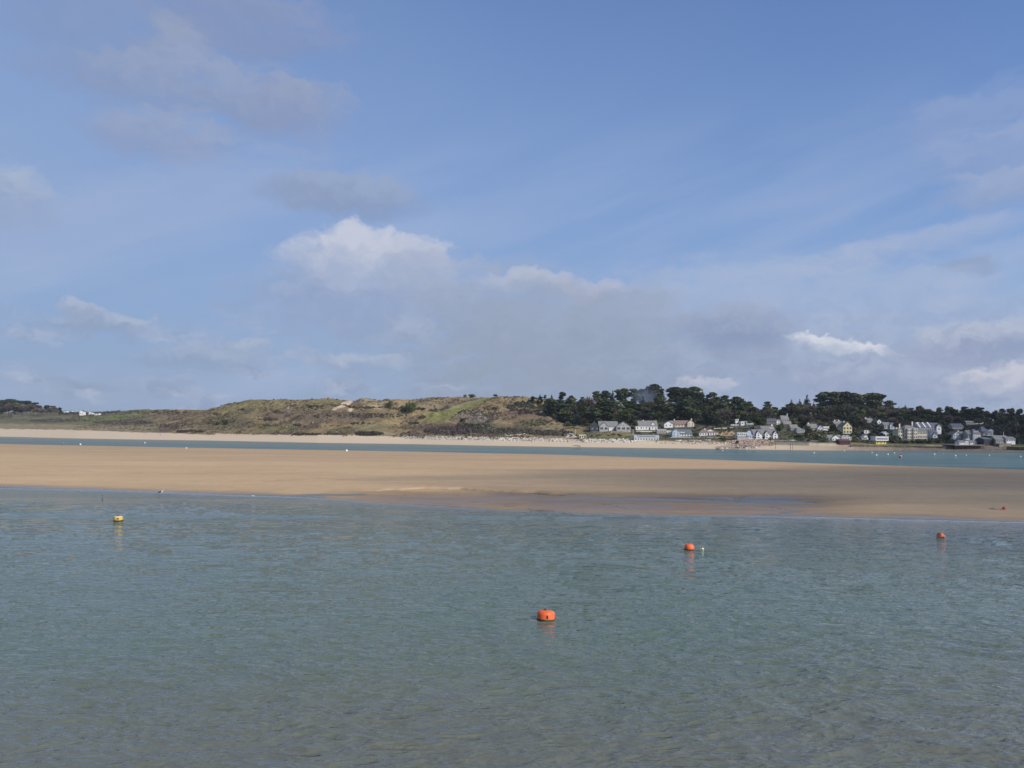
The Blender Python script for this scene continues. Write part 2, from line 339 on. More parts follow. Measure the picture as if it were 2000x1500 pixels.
# ------------------------------------------------------------------ far shore terrain
# px : B (depth past waterline, py) beach top, C foot of slope, D mid slope, E ridge (absolute depth, py)
PROF = {
 -700: ((120, 833), (190, 824), (380, 812), (1750, 797)), -200: ((120, 836), (190, 826), (380, 814), (1750, 800)),
 0: ((120, 837.5), (180, 827), (350, 815), (1750, 805)), 150: ((100, 840), (160, 830), (330, 816), (1650, 806)),
 230: ((80, 843), (130, 832), (260, 818), (1500, 804)), 280: ((70, 845), (120, 833), (230, 817), (1350, 800)),
 330: ((55, 846), (90, 840), (190, 817), (1200, 800)), 400: ((45, 849), (55, 844), (150, 822), (1060, 800)),
 450: ((42, 850), (52, 845), (140, 818), (1010, 788)), 490: ((40, 851), (50, 846), (130, 816), (980, 779)),
 560: ((38, 851.5), (48, 847), (125, 818), (950, 781)), 620: ((38, 852), (46, 847), (120, 820), (930, 780.5)),
 690: ((36, 853), (44, 848), (115, 824), (910, 781.5)), 720: ((36, 854), (44, 848), (112, 826), (905, 777)),
 745: ((35, 855), (43, 849), (112, 826), (900, 782)), 800: ((35, 857), (42, 852), (110, 826), (890, 781)),
 850: ((33, 858), (40, 852.5), (110, 828), (880, 776)), 900: ((31, 858.5), (39, 853), (110, 826), (870, 775)),
 960: ((29, 859.5), (37, 854), (110, 826), (850, 775.5)), 1040: ((27, 861), (36, 855), (105, 828), (840, 776.5)),
 1080: ((26, 862), (35, 855.5), (100, 833), (835, 783)), 1120: ((25, 863.5), (35, 856), (80, 842), (830, 789)),
 1200: ((22, 864), (34, 857), (72, 842.5), (830, 793)), 1300: ((25, 866), (36, 860), (95, 841), (830, 795)),
 1450: ((25, 869), (38, 861), (95, 840), (820, 802)), 1600: ((20, 871), (25, 864), (105, 841), (800, 806)),
 1700: ((14, 872.5), (18, 867), (100, 845), (790, 806)), 1750: ((12, 873), (16, 868), (100, 847), (780, 807)),
 1900: ((10, 876), (14, 870), (105, 850), (760, 812)), 2000: ((10, 877), (14, 872), (105, 853), (750, 814)),
 2700: ((10, 885), (14, 879), (100, 855), (700, 818)),
}
def yz(px, py, Y): return CAMZ + (HY + (px - CX) * ROLL - py) / F * Y
kp = sorted(PROF); KY = []; KZ = []
for px in kp:
    H = HY + (px - CX) * ROLL; Y0 = CAMZ * F / (np.interp(px, *FARW) - H)
    (b, pb_), (c_, pc), (d, pd), (e, pe) = PROF[px]
    Yb, Yc, Yd, Ye = Y0 + b, Y0 + c_, Y0 + d, e
    zb, zc, zd, ze = yz(px, pb_, Yb), yz(px, pc, Yc), yz(px, pd, Yd), yz(px, pe, Ye)
    KY.append([Y0 - 60, Y0, Yb, Yc, Yd, (Yd + Ye) / 2, Ye, Ye + 60, Ye + 400, Ye + 2500])
    KZ.append([-3.0, 0.0, zb, zc, zd, zd * .47 + ze * .53, ze, ze - 1.0, ze - 14, ze - 30])
KY = np.array(KY); KZ = np.array(KZ)
def profile(px):
    return (np.array([np.interp(px, kp, KY[:, j]) for j in range(KY.shape[1])]), np.array([np.interp(px, kp, KZ[:, j]) for j in range(KY.shape[1])]))
cols = np.arange(-700, 2701, 3.0)
seg = [6, 14, 40, 26, 70, 66, 66, 6, 6, 3]      # rows per stretch
Yr, Zr, Sr = [], [], []
pk, zk = profile(cols)
for j in range(KY.shape[1] - 1):
    n_ = seg[j]
    for t in np.arange(n_) / n_:
        Yr.append(pk[j] * (1 - t) + pk[j + 1] * t); Zr.append(zk[j] * (1 - t) + zk[j + 1] * t); Sr.append(np.full(len(cols), j + t))
Yr.append(pk[-1]); Zr.append(zk[-1]); Sr.append(np.full(len(cols), KY.shape[1] - 1.0))
Yt = np.array(Yr); Zt = np.array(Zr); St = np.array(Sr); Xt = (cols[None, :] - CX) / F * Yt
# soften the kinks a little along depth
for _ in range(3):
    Zt[8:-3] = Zt[8:-3] * .5 + .25 * (Zt[7:-4] + Zt[9:-2])
PXT = np.broadcast_to(cols[None, :], Yt.shape)
hill = smooth(3.0, 4.0, St) * smooth(1170, 1060, PXT) * smooth(120, 420, PXT)
rough = (fbm(Xt / 46, Yt / 46, 4) - .5) * 12 + (fbm(Xt / 15 + 40, Yt / 15, 3) - .5) * 7 + (fbm(Xt / 5 + 4, Yt / 5, 2) - .5) * 2.2
Zt += hill * rough * smooth(6.3, 5.6, St) + hill * smooth(5.6, 6.3, St) * (fbm(Xt / 16, Yt / 16, 3) - .5) * 2.2
Zt += smooth(2.6, 4, St) * (1 - hill) * (fbm(Xt / 20, Yt / 20, 3) - .5) * 1.6 * smooth(400, 200, PXT)
Zt += smooth(1.2, 2.6, St) * smooth(330, 200, PXT) * (fbm(Xt / 18, Yt / 18, 4) - .5) * 3.0
QX, QY = proj(Xt, Yt, Zt)
PYT = QY
# land cover, as albedo
def C3(r, g, b): return np.array([r, g, b])
n1 = fbm(Xt / 30, Yt / 30, 5, .6); n2 = fbm(Xt / 9 + 3, Yt / 9, 4, .6); n3 = fbm(Xt / 60 + 31, Yt / 60, 3)
col = np.broadcast_to(C3(0.235, 0.18, 0.095), Yt.shape + (3,)).copy()
def lay(mask, c_):
    global col
    mask = np.clip(mask, 0, 1)[..., None]; col = col * (1 - mask) + np.asarray(c_) * mask
lay(smooth(.52, .62, n1), C3(0.145, 0.10, 0.070))                       # heather-brown scrub
lay(smooth(.54, .66, n2) * .5, C3(0.10, 0.085, 0.05))
lay(smooth(.62, .70, n3) * .4, C3(0.19, 0.155, 0.07))
lay(smooth(.62, .75, fbm(Xt / 5, Yt / 5, 3)) * .7, C3(0.26, 0.22, 0.14))  # tussocks
def ell(x, y, rx, ry, tilt=0, soft=.5):
    t = math.radians(tilt); dx_ = PXT - x; dy_ = PYT - y
    a = (dx_ * math.cos(t) - dy_ * math.sin(t)) / rx; b = (dx_ * math.sin(t) + dy_ * math.cos(t)) / ry
    r = np.sqrt(a * a + b * b) + (n2 - .5) * 1.1; return smooth(1 + soft * .5, 1 - soft * .5, r)
top = (St > 4.0)
lay(ell(520, 788, 80, 12, 0) * .8, C3(0.20, 0.175, 0.085)); lay(ell(460, 800, 50, 14, 20) * .5, C3(0.16, 0.15, 0.07))
lay(ell(640, 790, 40, 9) * .7, C3(0.15, 0.14, 0.065)); lay(ell(730, 788, 24, 12) * .8, C3(0.24, 0.20, 0.12))
lay(ell(850, 790, 40, 8) * .6, C3(0.24, 0.20, 0.12)); lay(ell(640, 812, 110, 14) * .6, C3(0.105, 0.08, 0.066))
lay(ell(430, 826, 60, 12) * .6, C3(0.075, 0.07, 0.045)); lay(ell(1030, 812, 55, 16) * .75, C3(0.14, 0.095, 0.075))
lay(ell(900, 796, 62, 6.5, 17) * .95, C3(0.17, 0.175, 0.06)); lay(ell(860, 812, 34, 10, 10) * .95, C3(0.18, 0.18, 0.065))
lay(ell(905, 790, 50, 3.0, 17) * .6, C3(0.22, 0.2, 0.12)); lay(ell(932, 817, 34, 13, 0) * .85, C3(0.13, 0.115, 0.095))
lay(ell(880, 838, 60, 11) * .8, C3(0.075, 0.062, 0.055)); lay(ell(985, 838, 90, 10) * .6, C3(0.085, 0.075, 0.062))
lay(ell(1040, 825, 30, 8) * .5, C3(0.10, 0.13, 0.05)); lay(ell(1085, 832, 25, 9) * .7, C3(0.22, 0.19, 0.11))
lay(ell(545, 838, 40, 8) * .5, C3(0.12, 0.13, 0.055)); lay(ell(700, 838, 60, 4, 5) * .6, C3(0.11, 0.13, 0.05))
lay(ell(672, 790, 17, 4.0, 24, .3), C3(0.55, 0.43, 0.31)); lay(ell(655, 797, 7, 3.0, 30, .3), C3(0.5, 0.39, 0.28)); lay(ell(684, 801, 6, 3.5, 40, .3), C3(0.5, 0.4, 0.28))
lay(ell(567, 796, 4, 9, -20, .3) * .8, C3(0.32, 0.26, 0.19)); lay(ell(738, 795, 8, 3, -20, .3) * .6, C3(0.4, 0.32, 0.24)); lay(ell(610, 825, 3, 2, 0, .3), C3(0.4, 0.34, 0.28))
lay(ell(758, 846, 18, 2.2, -8, .3) * .7, C3(0.35, 0.30, 0.22)); lay(ell(715, 835, 25, 1.2, 14, .3) * .6, C3(0.3, 0.27, 0.2))
hm = (smooth(250, 420, PXT) * smooth(1150, 1100, PXT))[..., None]; col = col * (1 - hm) + col * np.array([1.02, .99, .94]) * hm
# left lowland: grass fields and marram
lf_ = smooth(330, 270, PXT)
lay(lf_ * smooth(2.3, 2.9, St), C3(0.15, 0.14, 0.075)); lay(lf_ * smooth(3.0, 3.4, St) * smooth(.45, .6, n1), C3(0.10, 0.09, 0.06))
lay(ell(210, 816, 75, 5.5, 4) * lf_, C3(0.13, 0.17, 0.05)); lay(ell(100, 822, 60, 3.5) * .8, C3(0.09, 0.075, 0.055)); lay(ell(250, 825, 60, 5) * .8, C3(0.10, 0.08, 0.06))
lay(lf_ * smooth(2.0, 2.35, St + (n2 - .5)) * smooth(3.1, 2.9, St), C3(0.25, 0.21, 0.12))
# village ground
vil = smooth(1130, 1160, PXT) * smooth(2.9, 3.1, St)
lay(vil, C3(0.085, 0.085, 0.05)); lay(vil * smooth(.5, .6, n2), C3(0.12, 0.10, 0.065)); lay(vil * smooth(.55, .62, n1) * .8, C3(0.10, 0.13, 0.045))
lay(ell(1195, 849, 45, 5), C3(0.20, 0.16, 0.075)); lay(ell(1420, 847, 16, 5), C3(0.42, 0.28, 0.16)); lay(ell(1460, 862, 40, 5), C3(0.42, 0.27, 0.17))
lay(ell(1560, 856, 40, 5), C3(0.085, 0.10, 0.04))
wood = smooth(1060, 1110, PXT) * smooth(4.6, 5.0, St); lay(wood, C3(0.035, 0.04, 0.025))
lay(smooth(1560, 1700, PXT) * smooth(3.0, 3.2, St) * .85, C3(0.045, 0.048, 0.032))
# beach
bch = smooth(2.12, 1.95, St + (n2 - .5) * .25 * (PXT < 420)); bch = np.where(PXT < 420, bch, smooth(3.02, 2.9, St) * smooth(2.7, 2.4, St + (n2 - .5) * .5))
sandc = C3(0.58, 0.455, 0.31)
lay(bch, sandc); lay(bch * smooth(0.75, 0.45, St) * .8, C3(0.44, 0.34, 0.25)); lay(bch * smooth(0.42, 0.2, St) * .7, C3(0.36, 0.31, 0.26))
lay(bch * smooth(1500, 1700, PXT), C3(0.30, 0.23, 0.17)); lay(bch * smooth(1680, 1800, PXT), C3(0.17, 0.14, 0.11))
lay(bch * ell(1440, 873, 45, 3.5) , C3(0.36, 0.27, 0.2))
wetT = bch * smooth(0.5, 0.0, St) * .8
col = np.clip(col, 0.01, 1)
def land_mat():
    m, n, b = newmat('land')
    p = pos(n); cc = n.n('ShaderNodeVertexColor', layer_name='col').outputs[0]
    f = n.noise(p, 0.55, 5, 0.65); g = n.noise(p, 0.12, 4)
    k = n.m('MULTIPLY', n.sm(f, 0.3, 0.7, 0.70, 1.30), n.sm(g, 0.3, 0.7, 0.86, 1.14))
    sc = n.n('ShaderNodeSeparateColor'); n.t.links.new(cc, sc.inputs[0]); bare = n.sm(sc.outputs[0], .30, .42)      # bare sand is smoother than turf
    k = n.m('ADD', n.m('MULTIPLY', k, n.m('SUBTRACT', 1.0, bare)), bare)
    n.put(b.inputs['Base Color'], n.mix(1.0, cc, n.comb(k, k, k), 'MULTIPLY')); b.inputs['Roughness'].default_value = 0.95
    b.inputs['Specular IOR Level'].default_value = 0.1
    bp = n.n('ShaderNodeBump'); bp.inputs['Distance'].default_value = 1.0; n.put(bp.inputs['Height'], f)
    n.put(bp.inputs['Strength'], n.m('MULTIPLY_ADD', bare, -0.62, 0.65)); n.put(b.inputs['Normal'], bp.outputs[0])
    return m
landm = land_mat()
terrain = grid_obj('hills', Xt, Yt, Zt, landm, col=col); terrain['kind'] = 'structure'
def zground(px, Y):
    """terrain height at photo column px and depth Y"""
    j = int(round((px - cols[0]) / 3.0)); j = max(0, min(len(cols) - 1, j)); return float(np.interp(Y, Yt[:, j], Zt[:, j]))
def hit(px, py, ymin=None):
    """first terrain point seen at photo point (px, py)"""
    j = int(round((px - cols[0]) / 3.0)); H = HY + (px - CX) * ROLL
    q = H - (Zt[:, j] - CAMZ) / Yt[:, j] * F
    for i in range(1, len(q)):
        if q[i] <= py and q[i - 1] > py:
            t = (q[i - 1] - py) / (q[i - 1] - q[i]); Y = Yt[i - 1, j] * (1 - t) + Yt[i, j] * t
            return Vector(((px - CX) / F * Y, Y, CAMZ + (H - py) / F * Y))
    i = int(np.argmin(q)); Y = Yt[i, j]
    return Vector(((px - CX) / F * Y, Y, float(Zt[i, j])))
#==STAGE2==

# ------------------------------------------------------------------ object helpers
def tag(o, label=None, cat=None, group=None, kind=None):
    if label: o['label'] = label
    if cat: o['category'] = cat
    if group: o['group'] = group
    if kind: o['kind'] = kind
    return o
def empty(name, loc, label, cat, group=None, rz=0.0):
    o = bpy.data.objects.new(name, None); COL.objects.link(o); o.location = loc; o.rotation_euler = (0, 0, rz)
    o.empty_display_size = 0.2
    return tag(o, label, cat, group)
def kids(o): return [c_ for c_ in bpy.data.objects if c_.parent == o]
class MB:
    """collects shapes and links them as one mesh object"""
    def __init__(s): s.v, s.f, s.mi = [], [], []
    def add(s, v, f, mi=0):
        k = len(s.v); s.v += [tuple(p) for p in v]; s.f += [tuple(i + k for i in q) for q in f]; s.mi += [mi] * len(f)
    def box(s, x0, x1, y0, y1, z0, z1, mi=0):
        v = [(x, y, z) for z in (z0, z1) for y in (y0, y1) for x in (x0, x1)]
        s.add(v, [(0, 2, 3, 1), (4, 5, 7, 6), (0, 1, 5, 4), (2, 6, 7, 3), (0, 4, 6, 2), (1, 3, 7, 5)], mi)
    def prism(s, poly, y0, y1, mi=0):
        """polygon in x,z (counter-clockwise seen from -y) extruded along y"""
        n_ = len(poly); v = [(x, y0, z) for x, z in poly] + [(x, y1, z) for x, z in poly]
        s.add(v, [tuple(range(n_)), tuple(range(2 * n_ - 1, n_ - 1, -1))] + [(i, i + n_, (i + 1) % n_ + n_, (i + 1) % n_) for i in range(n_)], mi)
    def lathe(s, prof, seg=24, mi=0, M=None):
        v = []
        for r, z in prof:
            for k in range(seg):
                a = 2 * math.pi * k / seg; p = Vector((r * math.cos(a), r * math.sin(a), z)); v.append(M @ p if M else p)
        f = []
        for i in range(len(prof) - 1):
            for k in range(seg):
                f.append((i * seg + k, i * seg + (k + 1) % seg, (i + 1) * seg + (k + 1) % seg, (i + 1) * seg + k))
        f.append(tuple(range(seg))[::-1]); f.append(tuple(range((len(prof) - 1) * seg, len(prof) * seg)))
        s.add(v, f, mi)
    def tube(s, pts, r, seg=8, mi=0):
        pts = [Vector(p) for p in pts]; rs = r if isinstance(r, (list, tuple)) else [r] * len(pts); v = []
        for i, p in enumerate(pts):
            d = (pts[min(i + 1, len(pts) - 1)] - pts[max(i - 1, 0)]).normalized()
            q = Vector((0, 0, 1)) if abs(d.z) < .9 else Vector((1, 0, 0)); a = d.cross(q).normalized(); b_ = d.cross(a)
            for k in range(seg):
                t = 2 * math.pi * k / seg; v.append(p + (a * math.cos(t) + b_ * math.sin(t)) * rs[i])
        f = [(i * seg + k, i * seg + (k + 1) % seg, (i + 1) * seg + (k + 1) % seg, (i + 1) * seg + k) for i in range(len(pts) - 1) for k in range(seg)]
        f += [tuple(range(seg)), tuple(range((len(pts) - 1) * seg, len(pts) * seg))[::-1]]
        s.add(v, f, mi)
    def build(s, name, mats, parent=None, smooth_=False):
        me = bpy.data.meshes.new(name); me.from_pydata(s.v, [], s.f)
        for m in (mats if isinstance(mats, (list, tuple)) else [mats]): me.materials.append(m)
        me.polygons.foreach_set('material_index', s.mi)
        if smooth_: me.polygons.foreach_set('use_smooth', [True] * len(s.f))
        me.update(); o = bpy.data.objects.new(name, me); COL.objects.link(o)
        if parent: o.parent = parent
        return o
def np_mesh(name, v, q, mat, rnd=None):
    """mesh from numpy vertices and equal-sized faces"""
    me = bpy.data.meshes.new(name); v = np.asarray(v, np.float32); k = q.shape[1]
    me.vertices.add(len(v)); me.vertices.foreach_set('co', v.ravel())
    me.loops.add(q.size); me.loops.foreach_set('vertex_index', q.ravel().astype(np.int32))
    me.polygons.add(len(q)); me.polygons.foreach_set('loop_start', (np.arange(len(q)) * k).astype(np.int32))
    me.update(calc_edges=True); me.materials.append(mat)
    if rnd is not None:
        a = me.color_attributes.new('col', 'FLOAT_COLOR', 'POINT')
        a.data.foreach_set('color', np.concatenate([rnd, np.ones((len(v), 1))], 1).astype(np.float32).ravel())
    return me

# ------------------------------------------------------------------ foliage
def leaf_mat(name, c1, c2):
    m, n, b = newmat(name)
    f = n.noise(pos(n), 0.35, 3); r = n.n('ShaderNodeObjectInfo').outputs['Random']
    k = n.sm(r, 0, 1, 0.6, 1.6)
    n.put(b.inputs['Base Color'], n.mix(1.0, n.mix(n.sm(f, .35, .65), c1, c2), n.comb(k, k, k), 'MULTIPLY'))
    b.inputs['Roughness'].default_value = 0.85; b.inputs['Specular IOR Level'].default_value = 0.15
    return m
M_pine = leaf_mat('pine_needles', (0.036, 0.052, 0.027), (0.085, 0.095, 0.042))
M_conif = leaf_mat('spruce_needles', (0.022, 0.036, 0.026), (0.04, 0.055, 0.034))
M_leaf = leaf_mat('evergreen_leaves', (0.045, 0.062, 0.024), (0.085, 0.098, 0.038))
M_twig = leaf_mat('bare_twigs', (0.075, 0.062, 0.05), (0.115, 0.095, 0.07))
M_bark = simple('bark', (0.13, 0.105, 0.085), 0.95, 0.3, 2.0)
def clumps(rs, cen, rad_, n_, size, flat=1.0):
    """leaf faces spread through ellipsoid clumps"""
    cen = np.asarray(cen); rad_ = np.asarray(rad_); V, Q = [], []
    w = rad_.prod(1) ** (2 / 3); cnt = np.maximum(12, (w / w.sum() * n_)).astype(int)
    for c_, r_, k in zip(cen, rad_, cnt):
        d = rs.normal(size=(k, 3)); d /= np.linalg.norm(d, axis=1)[:, None]
        p = c_ + d * r_ * (rs.uniform(0.35, 1.08, (k, 1)) ** 0.6)
        a = rs.normal(size=(k, 3)); a[:, 2] *= flat; a /= np.linalg.norm(a, axis=1)[:, None]
        b_ = np.cross(a, rs.normal(size=(k, 3))); b_ /= np.linalg.norm(b_, axis=1)[:, None]
        sz = size * rs.uniform(.55, 1.3, (k, 1)); a = a * sz; b_ = b_ * sz * .62
        V.append(np.stack([p - a, p - b_ * .8, p + a, p + b_], 1).reshape(-1, 3))
    V = np.concatenate(V); Q = np.arange(len(V)).reshape(-1, 4); return V, Q
def tree_proto(kind, seed, h=15.0):
    rs = np.random.RandomState(seed); cen, rad_ = [], []
    tr = MB(); lean = rs.uniform(-.06, .06, 2) * h
    if kind == 'pine':
        n_ = rs.randint(13, 19); tw = 0.36 * h
        for i in range(n_):
            z = h * (0.30 + 0.64 * (i / (n_ - 1)) ** .8); rr = tw * rs.uniform(.2, 1) * (1.08 - 0.62 * abs(z / h - .62) / .38); a = rs.uniform(0, 6.28)
            cen.append((lean[0] * z / h + rr * math.cos(a), lean[1] * z / h + rr * math.sin(a), z)); s_ = rs.uniform(.10, .19) * h
            rad_.append((s_ * 1.25, s_ * 1.25, s_ * .52))
        cen.append((lean[0], lean[1], h * .95)); rad_.append((h * .13, h * .13, h * .055))
        V, Q = clumps(rs, cen, rad_, 2400, .055 * h, .35)
    elif kind == 'conifer':
        for i in range(16):
            z = h * (.14 + .84 * i / 15); rr = (1 - (z / h)) * .27 * h + .02 * h
            for k in range(4 if i < 12 else 1):
                a = rs.uniform(0, 6.28); q = rr * .65 if i < 12 else 0
                cen.append((q * math.cos(a), q * math.sin(a), z + rs.uniform(-.02, .02) * h)); rad_.append((rr * .62 + .02 * h, rr * .62 + .02 * h, .035 * h))
        V, Q = clumps(rs, cen, rad_, 1300, .035 * h, .4)
    elif kind == 'round':
        n_ = 15
        for i in range(n_):
            d = rs.normal(size=3); d /= np.linalg.norm(d); r_ = rs.uniform(.45, 1)
            cen.append((d[0] * .30 * h * r_, d[1] * .30 * h * r_, h * .56 + d[2] * .30 * h * r_)); s_ = rs.uniform(.12, .2) * h; rad_.append((s_, s_, s_ * .8))
        V, Q = clumps(rs, cen, rad_, 2400, .05 * h)
    elif kind == 'bush':
        for i in range(16):
            a = rs.uniform(0, 6.28); r_ = rs.uniform(0, .5) * h
            cen.append((r_ * math.cos(a), r_ * math.sin(a), h * rs.uniform(.08, .72))); s_ = rs.uniform(.2, .32) * h; rad_.append((s_ * 1.2, s_ * 1.2, s_))
        V, Q = clumps(rs, cen, rad_, 900, .07 * h)
    elif kind == 'bare':
        V = []
        tips = []
        for i in range(150):
            d = rs.normal(size=3); d /= np.linalg.norm(d); d[2] = abs(d[2]) * .9 - .25
            base = np.array([0, 0, h * rs.uniform(.28, .6)]); tip = np.array([d[0] * .36 * h, d[1] * .36 * h, h * .62 + d[2] * .40 * h]) * np.array([1, 1, 1]); tips.append(tip)
            for k in range(5):
                t0 = rs.uniform(.3, .85); p = base + (tip - base) * t0; e = tip + rs.normal(size=3) * .075 * h
                w = rs.normal(size=3) * .010 * h; V += [p - w, p + w, e + w * .3, e - w * .3]
        V = np.array(V); Q = np.arange(len(V)).reshape(-1, 4)
    th = {'pine': .9, 'conifer': .9, 'round': .6, 'bush': .4, 'bare': .75}[kind] * h; r0 = {'bush': .03, 'conifer': .018}.get(kind, .024) * h
    pts = [(lean[0] * t * t * th / h, lean[1] * t * t * th / h, th * t - .03 * h * (t == 0)) for t in (0, .25, .5, .75, 1)]
    tr.tube(pts, [r0, r0 * .8, r0 * .62, r0 * .42, r0 * .15], 7)
    cc = cen if cen else [tips[i] for i in range(0, 40, 4)]
    for c_ in cc[:: (1 if kind in ('pine', 'bare') else 3)]:
        t = min(.92, max(.25, (c_[2] / th) * .72)); b_ = Vector((lean[0] * t * t * th / h, lean[1] * t * t * th / h, th * t)); e = Vector(c_)
        tr.tube([b_, b_.lerp(e, .5) + Vector((0, 0, -.015 * h)), e], [r0 * .4, r0 * .28, r0 * .1], 5)
    mat = {'pine': M_pine, 'conifer': M_conif, 'round': M_leaf, 'bush': M_leaf, 'bare': M_twig}[kind]
    return np_mesh(kind + '_crown', V, Q, mat), tr, h
NAMES = {'pine': 'pine_tree', 'conifer': 'spruce_tree', 'round': 'evergreen_tree', 'bush': 'bush', 'bare': 'bare_tree'}
CATS = {'pine': 'pine tree', 'conifer': 'conifer', 'round': 'tree', 'bush': 'bush', 'bare': 'bare tree'}
protos = {}
for kind, n_ in (('pine', 5), ('conifer', 2), ('round', 3), ('bush', 3), ('bare', 3)):
    for i in range(n_):
        cm, tr, h = tree_proto(kind, 100 + i * 7 + len(kind))
        tm = bpy.data.meshes.new(kind + '_trunk'); tm.from_pydata(tr.v, [], tr.f); tm.materials.append(M_bark); tm.update()
        protos.setdefault(kind, []).append((cm, tm, h))
rng = random.Random(11)
TREES = []
def plant(kind, px, Y, h, label, group=None, z=None, wide=1.0, sink=0.0):
    cm, tm, h0 = rng.choice(protos[kind]); x = (px - CX) / F * Y; z = zground(px, Y) - sink if z is None else z
    z = z - (0.14 * h if kind == 'bush' else 0)
    e = empty(NAMES[kind], (x, Y, z), label, CATS[kind], group, rng.uniform(0, 6.28)); s_ = h / h0; e.scale = (s_ * wide, s_ * wide, s_)
    for nm, me in (('trunk', tm), ('crown', cm)):
        c_ = bpy.data.objects.new(nm, me); COL.objects.link(c_); c_.parent = e
    TREES.append((px, Y, h)); return e
def plant_px(kind, px, pyb, pyt, label, group=None, wide=1.0, Y=None):
    if Y is None: Y = hit(px, pyb).y
    z = zground(px, Y); H = HY + (px - CX) * ROLL; zt = CAMZ + (H - pyt) / F * Y
    return plant(kind, px, Y, max(1.0, zt - z), label, group, wide=wide)
SKYX = [1035, 1045, 1060, 1078, 1095, 1108, 1120, 1132, 1145, 1165, 1180, 1195, 1215, 1235, 1255, 1265, 1273, 1285, 1300, 1310, 1330, 1352, 1370, 1390, 1402, 1412, 1422, 1435, 1450, 1462, 1472, 1482, 1495, 1505, 1512, 1530, 1537, 1545, 1557, 1567, 1574, 1584, 1590, 1600, 1606, 1620, 1635, 1650, 1665, 1680, 1700, 1710, 1727, 1738, 1745, 1760, 1770, 1780, 1790, 1800, 1808, 1818, 1828, 1843, 1855, 1870, 1887, 1897, 1910, 1918, 1935, 1955, 1970, 1985, 2000, 2300]
SKYY = [772, 768, 772, 770, 765, 768, 777, 779, 772, 762, 762, 761, 761, 760, 758, 753, 750, 755, 757, 758, 757, 754, 760, 764, 778, 775, 769, 772, 778, 785, 792, 790, 783, 786, 795, 795, 788, 782, 777, 782, 773, 773, 788, 790, 768, 764, 767, 765, 768, 771, 769, 770, 772, 786, 793, 793, 791, 796, 792, 789, 796, 796, 798, 790, 794, 798, 793, 797, 793, 800, 802, 799, 796, 796, 802, 803]
def sky_y(px): return float(np.interp(px, SKYX, SKYY))
FOOTX = [1040, 1070, 1100, 1140, 1240, 1300, 1360, 1400, 1480, 1500, 1560, 1620, 1680, 1740, 1800, 1860, 1920, 2000, 2300]
FOOTY = [790, 806, 828, 830, 828, 822, 824, 830, 830, 818, 816, 820, 820, 822, 826, 828, 824, 838, 840]
def row_y(px, foot, t):
    top = float(proj(1.0 * (px - CX) / F * 800, 800.0, zground(px, 800.0))[1]) + 3
    return hit(px, top * (1 - t) + foot * t + rng.uniform(-1, 1)).y
ZW = [(1112, 'by the dune hill'), (1190, 'above the twin-gabled slate bungalow'), (1250, 'above the white dormer house'), (1300, 'where the smoke drifts'), (1362, 'above the large cream house'), (1422, 'above the brown-roofed bungalow'), (9999, 'at its thin right end')]
ZV = [(1545, 'above the dark modern house'), (1590, 'above the grey cottages'), (1640, 'around the white hill house'), (1680, 'above the tall yellow house'), (1750, 'above the white box-like house'), (1815, 'above the cream villa'),
      (1870, 'just right of the cream terrace'), (1930, 'above the piled wharf'), (9999, 'above the right-hand quay')]
def zone(Z, x): return [n_ for e_, n_ in Z if x < e_][0]
# wood on the ridge, row by row from the skyline forward
LW = 'trees of the dense wood behind the western bungalows'; LE = 'trees along the skyline above the village'
px = 1040.0
while px < 1486:
    Ye = float(np.interp(px, kp, KY[:, 6])); fy = float(np.interp(px, FOOTX, FOOTY)); yf = hit(px, fy).y
    for k in range(4 if px > 1078 else 2):
        t = k / 3.0; x = px + rng.uniform(-6, 6); Y = Ye if k == 0 else row_y(x, float(np.interp(px, FOOTX, FOOTY)), t)
        z = zground(x, Y); H = HY + (x - CX) * ROLL
        if k == 0:
            top = sky_y(x) + rng.choice([-1, 0, 0, 2]); h = CAMZ + (H - top) / F * Y - z
            plant(rng.choice(['pine', 'pine', 'pine', 'conifer']) if x < 1400 else 'pine', x, Y, h, 'tall dark tree topping the skyline of the dense wood, ' + zone(ZW, x), LW, wide=1.0)
        else:
            kind = rng.choice(['pine', 'pine', 'round', 'pine', 'bare', 'conifer']); h = rng.uniform(11, 16.5) * (1 - .15 * (k == 3)) * (0.55 if x < 1075 else 1)
            ly = H - (z + h - CAMZ) / Y * F
            if ly < sky_y(x) + 3: h = max(4, CAMZ + (H - sky_y(x) - 4) / F * Y - z)
            lab = ['', 'upper', 'middle', 'front-row'][k] + ' ' + {'pine': 'dark pine', 'round': 'olive broad tree', 'bare': 'brownish leafless tree', 'conifer': 'narrow pointed conifer'}[kind] + ' of the dense wood, ' + zone(ZW, x)
            plant(kind, x, Y, h, lab, LW, wide=1.12)
    px += 14
px = 1496.0
